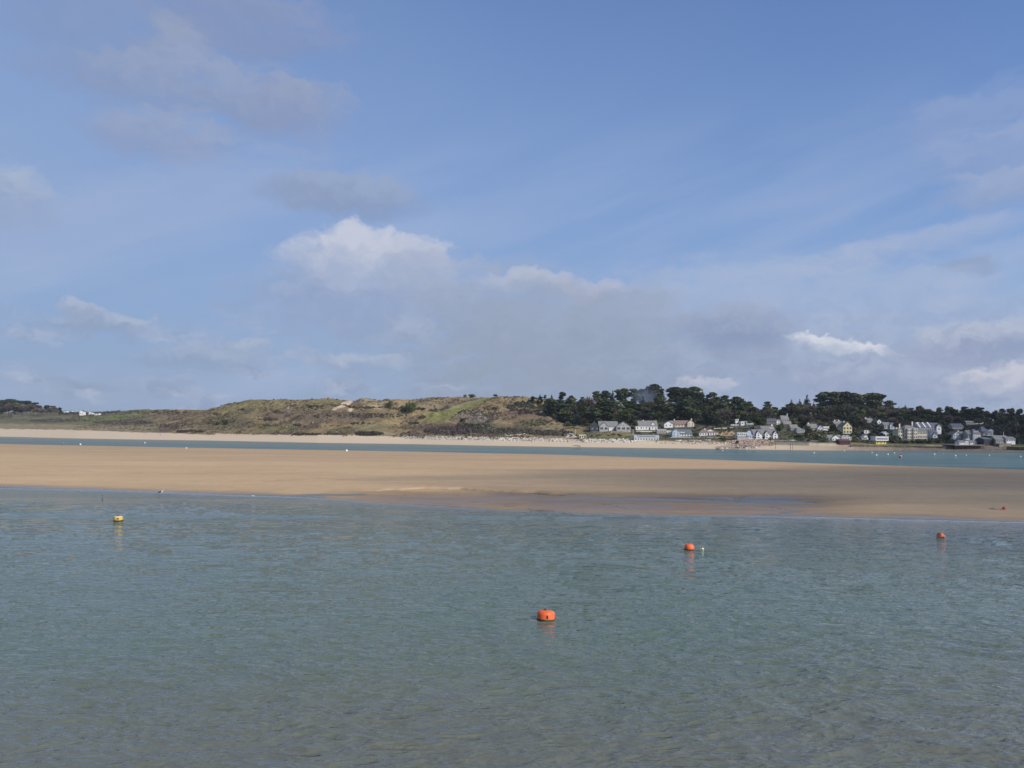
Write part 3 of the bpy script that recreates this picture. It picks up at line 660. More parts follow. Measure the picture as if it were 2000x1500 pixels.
while px < 2120:
    Ye = float(np.interp(px, kp, KY[:, 6])); fy = float(np.interp(px, FOOTX, FOOTY)); yf = hit(px, fy).y
    rows_ = 3 if px < 1760 else 2
    for k in range(rows_ + 1):
        t = k / rows_; x = px + rng.uniform(-5, 5); Y = Ye if k == 0 else row_y(x, float(np.interp(px, FOOTX, FOOTY)), t)
        z = zground(x, Y); H = HY + (x - CX) * ROLL
        if k == 0:
            top = sky_y(x) + rng.choice([-1, 0, 0, 1]); h = max(4, CAMZ + (H - top) / F * Y - z)
            kind = 'conifer' if (1534 < x < 1592 or 1750 < x < 1775) else 'pine' if x < 1740 or rng.random() < .5 else 'round'
            plant(kind, x, Y, h, {'conifer': 'dark pointed conifer', 'pine': 'flat topped dark pine', 'round': 'rounded dark tree'}[kind] + ' on the skyline, ' + zone(ZV, x), LE, wide=1.15)
        else:
            if rng.random() < .12: continue
            kind = rng.choice(['pine', 'round', 'bare', 'bare', 'pine']); h = rng.uniform(8, 13)
            ly = H - (z + h - CAMZ) / Y * F
            if ly < sky_y(x) + 3: h = max(3, CAMZ + (H - sky_y(x) - 4) / F * Y - z)
            plant(kind, x, Y, h, {'pine': 'dark pine', 'round': 'deep green tree', 'bare': 'grey-brown leafless tree'}[kind] + ['', ' high', ' midway', ' low'][k] + ' on the slope, ' + zone(ZV, x), 'trees on the slope behind the village', wide=1.2)
    px += 16
# single trees and bushes one can point to
for a in [('bush', 758, 797, 779, 'dark round bush left of its bigger twin on the dune crest', None, .8), ('bush', 801, 805, 781, 'bigger dark round bush on the dune crest, right of the smaller one', None, .85),
          ('bush', 908, 776, 769, 'small dark bush on the skyline just left of a wider flat one', None, .8), ('bush', 921, 776, 768, 'wide flat topped bush on the hill skyline', None, 1.3),
          ('bare', 967, 778, 769, 'wispy leafless shrub on the hill skyline', None, 1.3), ('bush', 441, 830, 818, 'dark wind-bent bush low on the left flank of the dune hill', None, 1.0),
          ('bush', 424, 830, 822, 'low dark bush beside the wind-bent one on the dune flank', None, 1.2), ('round', 1241, 838, 818, 'bright green rounded tree between the twin-gabled slate bungalow and the white house', None, .8),
          ('round', 1523, 846, 826, 'dark round tree standing left of the white chimneyed cottage, above the three white gables', None, 1.0), ('round', 1342, 848, 838, 'dark green bush behind the pale blue house', None, 1.1),
          ('bush', 1357, 850, 841, 'rounded green bush left of the brown-roofed bungalow', None, 1.2), ('bush', 1415, 862, 852, 'green bush on the orange sandy bank', None, 1.0),
          ('round', 1492, 859, 850, 'small dark palm-like tree in front of the three white gables', None, .7), ('bush', 1506, 861, 853, 'green bush at the right foot of the three white gables', None, 1.1),
          ('bare', 1680, 846, 818, 'large grey-green leafless tree right of the tall yellow gabled house', None, .9), ('pine', 1671, 838, 812, 'small pine with a bare trunk above the white bungalows', None, .9),
          ('round', 1628, 846, 829, 'dark dense tree left of the tall yellow gabled house', None, 1.1), ('bare', 1612, 832, 812, 'brown leafless tree behind the small white-walled house', None, 1.2),
          ('bush', 1800, 866, 858, 'dark hedge bush below the cream villa, nearer its right end', None, 1.8), ('bush', 1770, 866, 858, 'dark hedge bush below the cream villa, nearer its left end', None, 1.8),
          ('round', 1850, 864, 846, 'dark garden tree between the cream villa and the white gabled cluster', None, 1.1), ('round', 1738, 862, 846, 'dark garden tree right of the white upper-storey house', None, 1.1),
          ('bare', 1990, 862, 826, 'large bare dark tree at the right edge of the village', None, 1.1), ('round', 1440, 868, 860, 'low green bush on the pinkish bank', None, 1.2),
          ('bare', 1452, 826, 800, 'grey-brown leafless tree at the right end of the dense wood', None, 1.0), ('round', 1484, 838, 806, 'dull green leafless-looking tree beside the dark modern house', None, 1.0),
          ('round', 1700, 862, 850, 'dark shrub between the white gabled hut and the red boathouse', None, 1.0), ('bush', 1608, 866, 853, 'grey-green garden bush left of the white bungalows', None, 1.2),
          ('bare', 1140, 838, 815, 'pale leafless tree left of the twin-gabled slate bungalow', None, .9), ('bare', 1418, 832, 808, 'tree with a pale bare trunk at the foot of the wood', None, .9)]:
    plant_px(a[0], a[1], a[2], a[3], a[4], a[5], a[6])
# wood far left
L1 = 'trees of the far wood at the left edge'
for i in range(30):
    x = -60 + i * 6.3 + rng.uniform(-2, 2); row = i % 2; Y = 1500 - row * 70
    H = HY + (x - CX) * ROLL; top = np.interp(x, [-80, 10, 20, 30, 60, 75, 88, 112, 130], [785, 782, 779, 783, 783, 792, 791, 794, 803]) + (5 if row else 0)
    z = zground(x, Y); h = CAMZ + (H - top) / F * Y - z; k = 'pine' if not row else rng.choice(['pine', 'bare'])
    plant(k, x, Y, max(5, h), ('tall dark pine' if k == 'pine' and not row else 'shorter front pine' if k == 'pine' else 'greyish leafless front tree') + ' of the far left wood, ' + ('beside the white house' if x < 25 else 'in its tall middle' if x < 70 else 'in its low right part'), L1, wide=1.1)
for i in range(18):
    x = 118 + i * 6.6 + rng.uniform(-2, 2); Y = 1450
    plant('bush' if i % 3 else 'round', x, Y, rng.uniform(3, 7), 'small dark tree in the hedge line among the far left houses', 'hedge trees among the far left houses', wide=1.5)

# ------------------------------------------------------------------ scrub and undergrowth (nobody could count it)
def veg_mat():
    m, n, b = newmat('scrub_leaves')
    cc = n.n('ShaderNodeVertexColor', layer_name='col').outputs[0]; n.put(b.inputs['Base Color'], cc)
    b.inputs['Roughness'].default_value = 0.9; b.inputs['Specular IOR Level'].default_value = 0.1; return m
M_veg = veg_mat()
def scatter(name, pts, sizes, colors, faces, seed, label):
    """leafy hummocks: each a dome of small faces"""
    rs = np.random.RandomState(seed); pts = np.asarray(pts); n_ = len(pts)
    d = rs.normal(size=(n_, faces, 3)); d[..., 2] = np.abs(d[..., 2]); d /= np.linalg.norm(d, axis=2)[..., None]
    sz = np.asarray(sizes)[:, None, None]
    p = pts[:, None, :] + d * sz * np.array([1, 1, .8]) * rs.uniform(.55, 1.05, (n_, faces, 1))
    a = rs.normal(size=(n_, faces, 3)); a /= np.linalg.norm(a, axis=2)[..., None]; b_ = np.cross(a, d); b_ /= np.linalg.norm(b_, axis=2)[..., None] + 1e-6
    s2 = sz * rs.uniform(.28, .5, (n_, faces, 1)); a = a * s2; b_ = b_ * s2
    V = np.stack([p - a, p - b_, p + a, p + b_], 2).reshape(-1, 3); Q = np.arange(len(V)).reshape(-1, 4)
    cc = np.repeat(np.asarray(colors) * rs.uniform(.7, 1.3, (n_, 1)), faces * 4, axis=0)
    o = bpy.data.objects.new(name, np_mesh(name, V, Q, M_veg, np.clip(cc, 0, 1))); COL.objects.link(o); tag(o, label, None, None, 'stuff'); o['category'] = 'scrub' if name != 'undergrowth' else 'undergrowth'
    return o
_rs2 = np.random.RandomState(3)
I, J = np.meshgrid(np.arange(Yt.shape[0]), np.arange(Yt.shape[1]), indexing='ij')
vis = (St > 2.1) & (St < 6.05)
def pick(mask, n_):
    idx = np.flatnonzero(mask.ravel()); w = (Yt.ravel()[idx] ** 0.5) * np.gradient(Yt, axis=0).ravel()[idx]; w /= w.sum()
    k = _rs2.choice(idx, n_, p=w); j = _rs2.uniform(-1.2, 1.2, (n_, 2))
    return k, np.stack([Xt.ravel()[k] + j[:, 0], Yt.ravel()[k] + j[:, 1], Zt.ravel()[k] - .1], -1)
sandy = np.maximum.reduce([ell(672, 790, 17, 4.0, 24, .3), ell(655, 797, 7, 3.0, 30, .3), ell(684, 801, 6, 3.5, 40, .3), ell(900, 796, 60, 6, 17), ell(860, 812, 32, 9, 10)])
mh = vis & (PXT < 1140) & (PXT > 140) & (sandy < .3) & (n1 + .25 * (n2 - .5) > .47) & ((St > 2.35) | (PXT > 560))
k, pts = pick(mh, 9000); r = _rs2.rand(9000)
cs = np.where((r < .62)[:, None], C3(0.12, 0.09, 0.07), np.where((r < .82)[:, None], C3(0.09, 0.09, 0.05), C3(0.20, 0.165, 0.10)))
scatter('scrub', pts, _rs2.uniform(.4, 1.5, 9000), cs, 9, 5, 'low brown and olive heath scrub covering the dune hill')
mg = vis & (PXT < 1140) & (PXT > 250) & (sandy < .3) & (n1 < .52)
k, pts = pick(mg, 7000)
scatter('dune_grass', pts, _rs2.uniform(.25, .7, 7000), np.broadcast_to(C3(0.30, 0.245, 0.14), (7000, 3)), 8, 6, 'pale tussocks of marram grass on the dune hill')
# dark thickets at the foot of the hill
PT, SZ, CC = [], [], []
def thicket(x, y, rx, ry, n_, s0, s1, colr):
    for _ in range(n_):
        a = rng.uniform(0, 6.28); r_ = rng.random() ** .5; q = hit(x + rx * r_ * math.cos(a), y + ry * r_ * math.sin(a))
        PT.append((q.x, q.y, q.z - .2)); SZ.append(rng.uniform(s0, s1)); CC.append(colr)
dk = (0.055, 0.048, 0.036)
thicket(600, 848.5, 28, 1.6, 110, .8, 1.6, dk); thicket(645, 848, 30, 1.2, 70, .6, 1.1, (0.07, .065, .04)); thicket(720, 847.5, 27, 3.2, 170, 1.0, 1.9, dk); thicket(370, 843, 32, 2.2, 90, .9, 1.8, dk); thicket(345, 832, 40, 5, 90, .8, 1.6, (0.075, .06, .055))
thicket(880, 842, 50, 8, 260, .9, 1.9, (0.085, 0.066, 0.06)); thicket(985, 843, 55, 6, 220, .9, 1.8, (0.08, 0.075, 0.055)); thicket(930, 833, 30, 5, 60, .8, 1.5, (0.05, 0.06, 0.035)); thicket(1075, 846, 45, 5, 200, .9, 1.7, (0.08, 0.072, 0.06))
thicket(730, 812, 70, 4, 120, .8, 1.5, (0.07, 0.065, 0.045)); thicket(240, 826, 60, 4, 120, 1, 2, (0.08, 0.065, 0.055)); thicket(120, 821, 60, 3, 80, 1, 2, (0.075, 0.065, 0.05)); thicket(1110, 850, 16, 3, 50, .7, 1.3, (0.06, 0.07, 0.04))
thicket(310, 806, 60, 3, 80, 1.2, 2.4, (0.09, 0.075, 0.05)); thicket(205, 806, 30, 1, 40, 1.2, 2.2, (0.05, 0.05, 0.04))
for _ in range(34):
    thicket(rng.uniform(400, 1060), rng.uniform(792, 838), rng.uniform(8, 26), rng.uniform(1.5, 3.5), 14, .9, 1.9, rng.choice([(0.07, 0.06, 0.042), (0.085, 0.066, 0.052), (0.06, 0.064, 0.036)]))
thicket(945, 806, 40, 7, 70, .8, 1.5, (0.085, 0.068, 0.058)); thicket(1040, 795, 50, 12, 160, 1, 2.2, (0.055, 0.055, 0.038)); thicket(1050, 826, 35, 6, 70, .8, 1.4, (0.10, 0.09, 0.05))
scatter('thicket', PT, SZ, CC, 26, 8, 'dark thorny thickets along the foot of the dune hill'); bpy.data.objects['thicket']['category'] = 'thicket'

# ------------------------------------------------------------------ buildings
WHITE = simple('white_render', (0.70, 0.69, 0.66), 0.8, .08, .8); CREAM = simple('cream_render', (0.60, 0.54, 0.40), 0.85, .12, .8)
OFFW = simple('off_white_paint', (0.62, 0.61, 0.58), 0.8, .12, .8); YELLOW = simple('yellow_render', (0.60, 0.52, 0.28), 0.8, .12, .6)
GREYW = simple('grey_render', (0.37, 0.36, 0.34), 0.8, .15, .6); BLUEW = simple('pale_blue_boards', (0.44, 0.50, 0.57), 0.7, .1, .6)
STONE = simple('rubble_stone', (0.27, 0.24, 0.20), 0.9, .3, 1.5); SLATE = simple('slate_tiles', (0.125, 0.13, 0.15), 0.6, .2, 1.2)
SLATE2 = simple('weathered_slate', (0.20, 0.19, 0.18), 0.7, .2, 1.0); BROWNT = simple('brown_tiles', (0.22, 0.15, 0.12), 0.8, .2, 1.0)
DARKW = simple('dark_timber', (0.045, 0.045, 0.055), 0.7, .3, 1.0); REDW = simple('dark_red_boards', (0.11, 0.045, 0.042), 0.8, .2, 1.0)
BLUEG = simple('blue_grey_metal', (0.33, 0.37, 0.42), 0.45, .1, .6); PINK = simple('pink_brick', (0.42, 0.27, 0.23), 0.85, .15, 1.0)
TRIM = simple('white_paint', (0.80, 0.80, 0.78), 0.6, .05); POT = simple('clay_pots', (0.35, 0.17, 0.10), 0.9, .2)
YP = simple('bright_yellow_paint', (0.70, 0.55, 0.08), 0.6, .1)
def glass_mat():
    m, n, b = newmat('window_glass'); b.inputs['Base Color'].default_value = (0.035, 0.045, 0.055, 1); b.inputs['Roughness'].default_value = 0.12
    b.inputs['Specular IOR Level'].default_value = 0.6; return m
GLASS = glass_mat()
HOUSES = []; RECTS = []
def house(name, label, cat, blocks, group=None, Y=None, lift=0.0, wsize=(1.1, 1.25), label_walls=None):
    """blocks: dicts measured on the photo: x0,x1 (columns), b (base row), e (eaves row), r (ridge row), t (roof form), w / roof materials,
    y (metres behind the front), d (depth in metres), win=(columns, storeys), door, gablewin, chim=[columns]"""
    k0 = blocks[0]; cxp = (k0['x0'] + k0['x1']) / 2
    if Y is None: Y = hit(cxp, k0['b']).y
    Hc = HY + (cxp - CX) * ROLL; zb = CAMZ + (Hc - k0['b']) / F * Y
    root = empty(name, ((cxp - CX) / F * Y, Y, zb), label, cat, group); HOUSES.append(root)
    for k in blocks: RECTS.append((k['x0'], k['x1'], Y))
    S = Y / F
    def zx(x, y): return (x - cxp) * S, (k0['b'] - y) * S + (x - cxp) * ROLL * S
    for bi, k in enumerate(blocks):
        x0, _ = zx(k['x0'], k['b']); x1, _ = zx(k['x1'], k['b']); xm = (k['x0'] + k['x1']) / 2
        zb_ = zx(xm, k['b'])[1]; ze = zx(xm, k['e'])[1]; zr = zx(xm, k.get('r', k['e']))[1]
        y0 = k.get('y', 0.0) + 0.011 * bi; d = k.get('d', 7.0); y1 = y0 + d; t = k.get('t', 'side'); ov = .25
        wm_, rm_ = k.get('w', WHITE), k.get('roof', SLATE)
        W_ = MB(); zf = zb_ - 2.5     # walls run into the slope
        if bi: zf = zb_ - k.get('sink', 1.5)
        xm_ = (x0 + x1) / 2; ym_ = (y0 + y1) / 2
        Rf = MB(); th = .22
        if t == 'side':
            W_.box(x0, x1, y0, y1, zf, ze)
            v = [(x0, y0, ze), (x0, y1, ze), (x0, ym_, zr), (x1, y0, ze), (x1, y1, ze), (x1, ym_, zr)]
            W_.add(v, [(0, 2, 1), (3, 4, 5)])
            sl = (zr - ze) / (d / 2)
            for sg in (-1, 1):
                ye = ym_ + sg * (d / 2 + ov); zz = ze - ov * sl
                q = [(x0 - ov, ye, zz), (x1 + ov, ye, zz), (x1 + ov, ym_, zr), (x0 - ov, ym_, zr)]
                Rf.add(q + [(a, b_, c_ + th) for a, b_, c_ in q], [(0, 1, 2, 3), (4, 5, 6, 7), (0, 1, 5, 4), (1, 2, 6, 5), (2, 3, 7, 6), (3, 0, 4, 7)])
        elif t == 'gable':
            W_.prism([(x0, zf), (x1, zf), (x1, ze), (xm_, zr), (x0, ze)], y0, y1)
            sl = (zr - ze) / ((x1 - x0) / 2)
            for sg in (-1, 1):
                xe = xm_ + sg * ((x1 - x0) / 2 + ov); zz = ze - ov * sl
                q = [(xe, y0 - ov, zz), (xe, y1, zz), (xm_, y1, zr), (xm_, y0 - ov, zr)]
                Rf.add(q + [(a, b_, c_ + th) for a, b_, c_ in q], [(0, 1, 2, 3), (4, 5, 6, 7), (0, 1, 5, 4), (1, 2, 6, 5), (2, 3, 7, 6), (3, 0, 4, 7)])
        elif t == 'hip':
            W_.box(x0, x1, y0, y1, zf, ze); hw = min((x1 - x0) / 2 - .3, d / 2) * .8
            v = [(x0 - ov, y0 - ov, ze + .003), (x1 + ov, y0 - ov, ze + .003), (x1 + ov, y1 + ov, ze + .003), (x0 - ov, y1 + ov, ze + .003),
                 (x0 - ov, y0 - ov, ze + .15), (x1 + ov, y0 - ov, ze + .15), (x1 + ov, y1 + ov, ze + .15), (x0 - ov, y1 + ov, ze + .15), (x0 + hw, ym_, zr), (x1 - hw, ym_, zr)]
            Rf.add(v, [(3, 2, 1, 0), (0, 1, 5, 4), (1, 2, 6, 5), (2, 3, 7, 6), (3, 0, 4, 7), (4, 5, 9, 8), (5, 6, 9), (6, 7, 8, 9), (7, 4, 8)])
        elif t == 'barrel':
            W_.box(x0, x1, y0, y1, zf, ze); n_ = 10; q = []
            for i in range(n_ + 1):
                a = math.pi * i / n_; q.append((ym_ - math.cos(a) * (d / 2 + .2), ze + .003 + math.sin(a) * (zr - ze)))
            v = [(x0 - .2, y, z) for y, z in q] + [(x1 + .2, y, z) for y, z in q]; m_ = n_ + 1
            Rf.add(v, [tuple(range(m_)), tuple(range(2 * m_ - 1, m_ - 1, -1))] + [(i, i + m_, i + 1 + m_, i + 1) for i in range(n_)] + [(0, n_, n_ + m_, m_)])
        else:
            W_.box(x0, x1, y0, y1, zf, ze); Rf.box(x0 - .2, x1 + .2, y0 - .2, y1 + .2, ze + .003, ze + .3)
        W_.build('wall', wm_, root); ro = Rf.build('roof', rm_, root)
        for ch in k.get('chim', []):
            xx, zt = zx(ch[0], ch[1]); cb = MB(); cy = k.get('cy', ym_); base = min(ze, zr) if t != 'flat' else ze
            cb.box(xx - .42, xx + .42, cy - .3, cy + .3, base + (.31 if t == 'flat' else 0), zt); cb.box(xx - .5, xx + .5, cy - .38, cy + .38, zt, zt + .15)
            cb.lathe([(.12, zt + .15), (.1, zt + .5)], 8, 1, Matrix.Translation((xx - .2, cy, 0))); cb.lathe([(.12, zt + .15), (.1, zt + .5)], 8, 1, Matrix.Translation((xx + .2, cy, 0)))
            cb.build('chimney', [k.get('cm', wm_), POT], ro)
        if 'win' in k:
            nc, ns = k['win']; ww, wh = k.get('ws', wsize); hh = (ze - zb_) / ns; ww = min(ww, (x1 - x0) / nc * .72); wh = min(wh, hh * .62)
            for r_ in range(ns):
                for c_ in range(nc):
                    xw = x0 + (x1 - x0) * (c_ + .5) / nc; zw = zb_ + hh * (r_ + .52)
                    if k.get('door') == c_ and r_ == 0:
                        D = MB(); D.box(xw - .5, xw + .5, y0 - .05, y0 - .003, zb_, zb_ + min(2.05, hh * .85)); D.build('door', k.get('dm', DARKW), root); continue
                    window(root, xw, zw, ww, wh, y0, k.get('fm', TRIM))
        if 'gwin' in k:
            window(root, xm_, ze + (zr - ze) * .28, min(1.0, (x1 - x0) * .3), min(1.1, (zr - ze) * .45), y0, k.get('fm', TRIM))
        if 'band' in k:   # long glazed strip: (from, to) as fractions of the wall height
            a, b_ = k['band']; window(root, xm_, zb_ + (ze - zb_) * (a + b_) / 2, (x1 - x0) * .9, (ze - zb_) * (b_ - a), y0, k.get('fm', TRIM), int((x1 - x0) / 1.6))
    return root
def window(root, x, z, w, h, y, fm, mull=1):
    f = MB(); t = .07
    f.box(x - w / 2, x - w / 2 + t, y - .06, y - .003, z - h / 2, z + h / 2); f.box(x + w / 2 - t, x + w / 2, y - .06, y - .003, z - h / 2, z + h / 2)
    f.box(x - w / 2 + t, x + w / 2 - t, y - .06, y - .003, z - h / 2, z - h / 2 + t); f.box(x - w / 2 + t, x + w / 2 - t, y - .06, y - .003, z + h / 2 - t, z + h / 2)
    for i in range(1, mull + 1):
        xx = x - w / 2 + w * i / (mull + 1); f.box(xx - .025, xx + .025, y - .055, y - .004, z - h / 2 + t, z + h / 2 - t)
    o = f.build('window', fm, root)
    p = MB(); p.box(x - w / 2 + t, x + w / 2 - t, y - .035, y - .006, z - h / 2 + t, z + h / 2 - t); p.build('pane', GLASS, o)
def B(x0, x1, b, e, r=None, **k):
    k.update(x0=x0, x1=x1, b=b, e=e, r=e if r is None else r); return k
HG = 'houses of the village across the water'
house('bungalow', 'long slate-roofed bungalow with two front gables and glazed bays, leftmost below the wood', 'house', [
    B(1170, 1207, 841, 833, 823, w=GREYW, roof=SLATE2, win=(5, 1), d=10), B(1152, 1171, 841, 834, 824, t='gable', w=DARKW, roof=SLATE, y=-2, d=9, win=(2, 1)),
    B(1170, 1187, 841, 833, 825, t='gable', w=GREYW, roof=SLATE2, y=-3, d=6, win=(2, 1), ws=(2.9, 2.2)), B(1203, 1230, 841, 833, 824, t='gable', w=GREYW, roof=SLATE2, y=-3.5, d=10, win=(3, 1), ws=(3.0, 2.0), gwin=1), B(1189, 1198, 841, 836, t='flat', w=WHITE, roof=TRIM, y=-1, d=1, sink=.2)], HG)
house('house', 'white house with broad grey roof and small dormer beside the twin-gabled slate bungalow', 'house', [
    B(1247, 1284, 839.5, 832, 822, w=WHITE, roof=SLATE2, win=(6, 1), door=3, d=9, chim=[(1258, 820.5)]), B(1241, 1255, 839.5, 832.5, 828, t='flat', w=WHITE, roof=SLATE2, y=-2, d=5, win=(2, 1)),
    B(1272, 1280, 832, 829, 824, t='gable', w=WHITE, roof=SLATE, y=.9, d=4, win=(1, 1), sink=.5)], HG)
house('boat_shed', 'long low blue-grey curved-roof building with a glazed strip at the top of the beach', 'building', [
    B(1239, 1287, 860.5, 855, 849.5, t='barrel', w=OFFW, roof=BLUEG, d=7, win=(9, 1)), B(1246, 1281, 854.5, 851.3, t='flat', w=BLUEG, roof=BLUEG, y=.1, d=3, band=(.15, .85), sink=.1)])
house('house', 'large cream house with reddish-brown roof and tall right-hand gable at the foot of the wood', 'house', [
    B(1318, 1346, 834, 829, 821.5, w=CREAM, roof=BROWNT, win=(5, 1), d=9, chim=[(1319, 819)]), B(1297, 1313, 834, 828, 823, t='gable', w=WHITE, roof=SLATE, y=-1, d=8, win=(2, 1)),
    B(1309, 1322, 834, 828, 822, w=CREAM, roof=SLATE2, y=1, d=7, win=(2, 1)), B(1342, 1355, 834, 826, 820.5, t='gable', w=CREAM, roof=BROWNT, y=-1.5, d=9, win=(2, 2), chim=[(1352, 818)])], HG)
house('cottage', 'low lilac-grey flat-topped building between the white dormer house and the pale blue house', 'house', [
    B(1283, 1301, 846, 839, t='flat', w=GREYW, roof=OFFW, win=(4, 1), d=6), B(1281, 1297, 850.5, 845.5, t='flat', w=PINK, roof=BROWNT, y=-4, d=4, win=(3, 1)), B(1300, 1314, 848, 840.5, t='flat', w=OFFW, roof=SLATE, y=.5, d=6, win=(3, 1))], HG)
house('house', 'pale blue gabled house with a dark hipped roof stepping down to white walls', 'house', [
    B(1320, 1352, 852, 847.5, 839, t='side', w=WHITE, roof=SLATE, d=9, win=(6, 1)), B(1313, 1327, 852, 844, 838.5, t='gable', w=BLUEW, roof=BLUEG, y=-.8, d=8, win=(2, 2)),
    B(1327, 1337, 849, 844.5, t='flat', w=WHITE, roof=TRIM, y=.4, d=4, band=(.1, .85), sink=.3), B(1338, 1350, 846, 842.5, 839.5, t='side', w=WHITE, roof=SLATE2, y=4, d=5)], HG)
house('bungalow', 'white bungalow with a brown tiled roof and square chimneys above the promenade', 'bungalow', [
    B(1366, 1401, 850.5, 845, 838.5, t='hip', w=WHITE, roof=BROWNT, win=(7, 1), door=3, d=8, chim=[(1379, 837.5)], cm=WHITE), B(1382, 1396, 845, 842, 838, t='gable', w=WHITE, roof=BROWNT, y=1.5, d=3, sink=.4)], HG)
house('house', 'white flat-roofed house with overhanging eaves half hidden at the right foot of the wood', 'house', [
    B(1447, 1459, 831, 823.5, t='flat', w=WHITE, roof=OFFW, win=(2, 1), d=7), B(1457, 1470, 835, 829, 827, w=OFFW, roof=BLUEG, y=-2, d=5, band=(.2, .9)), B(1427, 1442, 832.5, 829.5, t='flat', w=WHITE, roof=OFFW, y=-1, d=5, win=(3, 1)),
    B(1440, 1446, 823, 819, t='flat', w=WHITE, roof=TRIM, y=5, d=5, win=(1, 1))], HG)
house('terrace', 'white terrace with three steep front gables and a slate roof near the water', 'terrace', [
    B(1472, 1517, 857, 847.5, 839.3, w=WHITE, roof=SLATE2, win=(9, 2), d=9), B(1476, 1485, 857, 847.5, 841.5, t='gable', w=WHITE, roof=SLATE, y=-1.2, d=6, win=(1, 2), gwin=1),
    B(1493, 1501, 857, 847.5, 841.7, t='gable', w=WHITE, roof=SLATE, y=-1.2, d=6, win=(1, 2), gwin=1), B(1509, 1518, 858, 848, 841.7, t='gable', w=WHITE, roof=SLATE, y=-1.2, d=8, win=(1, 2), gwin=1),
    B(1460, 1473, 857, 851, 841, t='hip', w=OFFW, roof=BLUEG, y=.3, d=8, win=(3, 1)), B(1441, 1461, 852, 845.5, t='flat', w=OFFW, roof=OFFW, y=.8, d=6, win=(5, 1)), B(1439, 1462, 857, 853.3, t='flat', w=GREYW, roof=SLATE, y=-1.5, d=3)], HG)
house('house', 'grey-roofed house with a white dormer peering over the three-gabled white terrace', 'house', [
    B(1488, 1513, 842, 838, 832.5, w=OFFW, roof=SLATE2, d=8, win=(5, 1), chim=[(1511, 829)], cm=WHITE), B(1503, 1511, 839, 836.6, t='flat', w=WHITE, roof=TRIM, y=.5, d=3, band=(.1, .8), sink=.2)], HG)
house('house', 'dark modern flat-roofed house with wide glazing at the top of the gardens', 'house', [
    B(1497, 1516, 829, 817, t='flat', w=DARKW, roof=DARKW, win=(4, 2), d=9, ws=(2.5, 2.2)), B(1515, 1524, 829, 820, t='flat', w=OFFW, roof=SLATE2, y=.4, d=7, win=(2, 2))], HG)
house('house', 'tall grey house with white bays and two chimneys, right of the dark modern house', 'house', [
    B(1527, 1541, 828, 820, 812, t='side', w=GREYW, roof=SLATE2, d=8, win=(3, 2), chim=[(1540.5, 808)]), B(1529, 1543, 833, 828, 823, w=WHITE, roof=SLATE2, y=-3, d=5, win=(3, 1)), B(1533, 1542, 841, 833, 830, w=GREYW, roof=SLATE, y=-4.5, d=4, win=(2, 1))], HG)
house('house', 'small slate-roofed house with a white chimney among dark bushes right of the three-gabled terrace', 'house', [
    B(1545, 1559, 840, 836, 829.5, w=GREYW, roof=SLATE2, d=7, win=(3, 1), chim=[(1558, 834)], cm=WHITE)], HG)
house('cottage', 'low grey cottage with a steep hipped slate roof above the pale sea wall', 'cottage', [
    B(1556, 1570, 845, 840, 835, t='hip', w=GREYW, roof=SLATE2, d=7, win=(4, 1), chim=[(1563, 834.5)]), B(1571, 1580, 845, 840, 838, w=OFFW, roof=SLATE, y=.5, d=5, win=(2, 1))], HG)
house('house', 'brownish slate-roofed house with tall white chimney left of the small white-walled house', 'house', [
    B(1580, 1598, 840, 836, 828, w=STONE, roof=SLATE2, d=9, win=(4, 1), chim=[(1583, 826)], cm=WHITE)], HG)
house('house', 'white gabled house with a grey roof alone among the trees high on the hill', 'house', [
    B(1590, 1607, 809, 803, 797, w=WHITE, roof=SLATE2, win=(4, 1), d=8), B(1590, 1598, 809.5, 803, 797.5, t='gable', w=WHITE, roof=SLATE, y=-1, d=6, win=(1, 1), gwin=1), B(1582, 1591, 808, 804, 798.5, t='hip', w=GREYW, roof=SLATE2, y=.5, d=7)], HG)
house('house', 'small house with blue-grey gable and bright white side wall, left of the yellow house', 'house', [
    B(1607, 1619, 840.5, 833.5, t='flat', w=WHITE, roof=OFFW, win=(3, 1), d=6), B(1596, 1608, 843, 836, 830.5, t='gable', w=BLUEW, roof=SLATE2, y=-.5, d=7, win=(2, 1), gwin=1)], HG)
house('house', 'stone house with tall paired chimneys behind the tall yellow house', 'house', [
    B(1630, 1648, 834, 828, 823, w=STONE, roof=SLATE2, d=8, win=(4, 1), chim=[(1634, 820.5), (1642, 820.5)], cm=OFFW)], HG)
house('house', 'tall narrow yellow house with a steep clipped gable', 'house', [
    B(1647, 1664, 847, 833, 824, t='gable', w=YELLOW, roof=SLATE2, d=10, win=(3, 2), gwin=1, fm=OFFW, ws=(1.3, 1.6), chim=[(1654, 822.5)])], HG)
house('bungalow', 'bright white gabled bungalow, left one of the joined pair above the red boathouse', 'bungalow', [
    B(1619, 1641, 860, 856, 850, w=WHITE, roof=SLATE2, d=7, win=(4, 1)), B(1624, 1640, 860, 855.5, 850, t='gable', w=WHITE, roof=SLATE2, y=-.8, d=5, win=(3, 1))], HG)
house('bungalow', 'bright white bungalow with a serrated parapet, right one of the pair above the boathouse', 'bungalow', [
    B(1645, 1663, 860, 853.5, t='flat', w=WHITE, roof=SLATE2, d=7, win=(5, 1)), B(1646, 1652, 853, 852.6, 850.8, t='gable', w=WHITE, roof=WHITE, y=.2, d=2, sink=.1), B(1653, 1659, 853, 852.6, 850.8, t='gable', w=WHITE, roof=WHITE, y=.2, d=2, sink=.1),
    B(1641, 1646, 859, 857, 850, w=WHITE, roof=SLATE2, y=1.5, d=6)], HG)
house('boathouse', 'dark red boathouse standing on the shore at the right end of the pale sea wall', 'boathouse', [
    B(1640, 1661, 869, 861.5, 858.5, t='side', w=REDW, roof=REDW, d=6, win=(4, 1), fm=DARKW)])
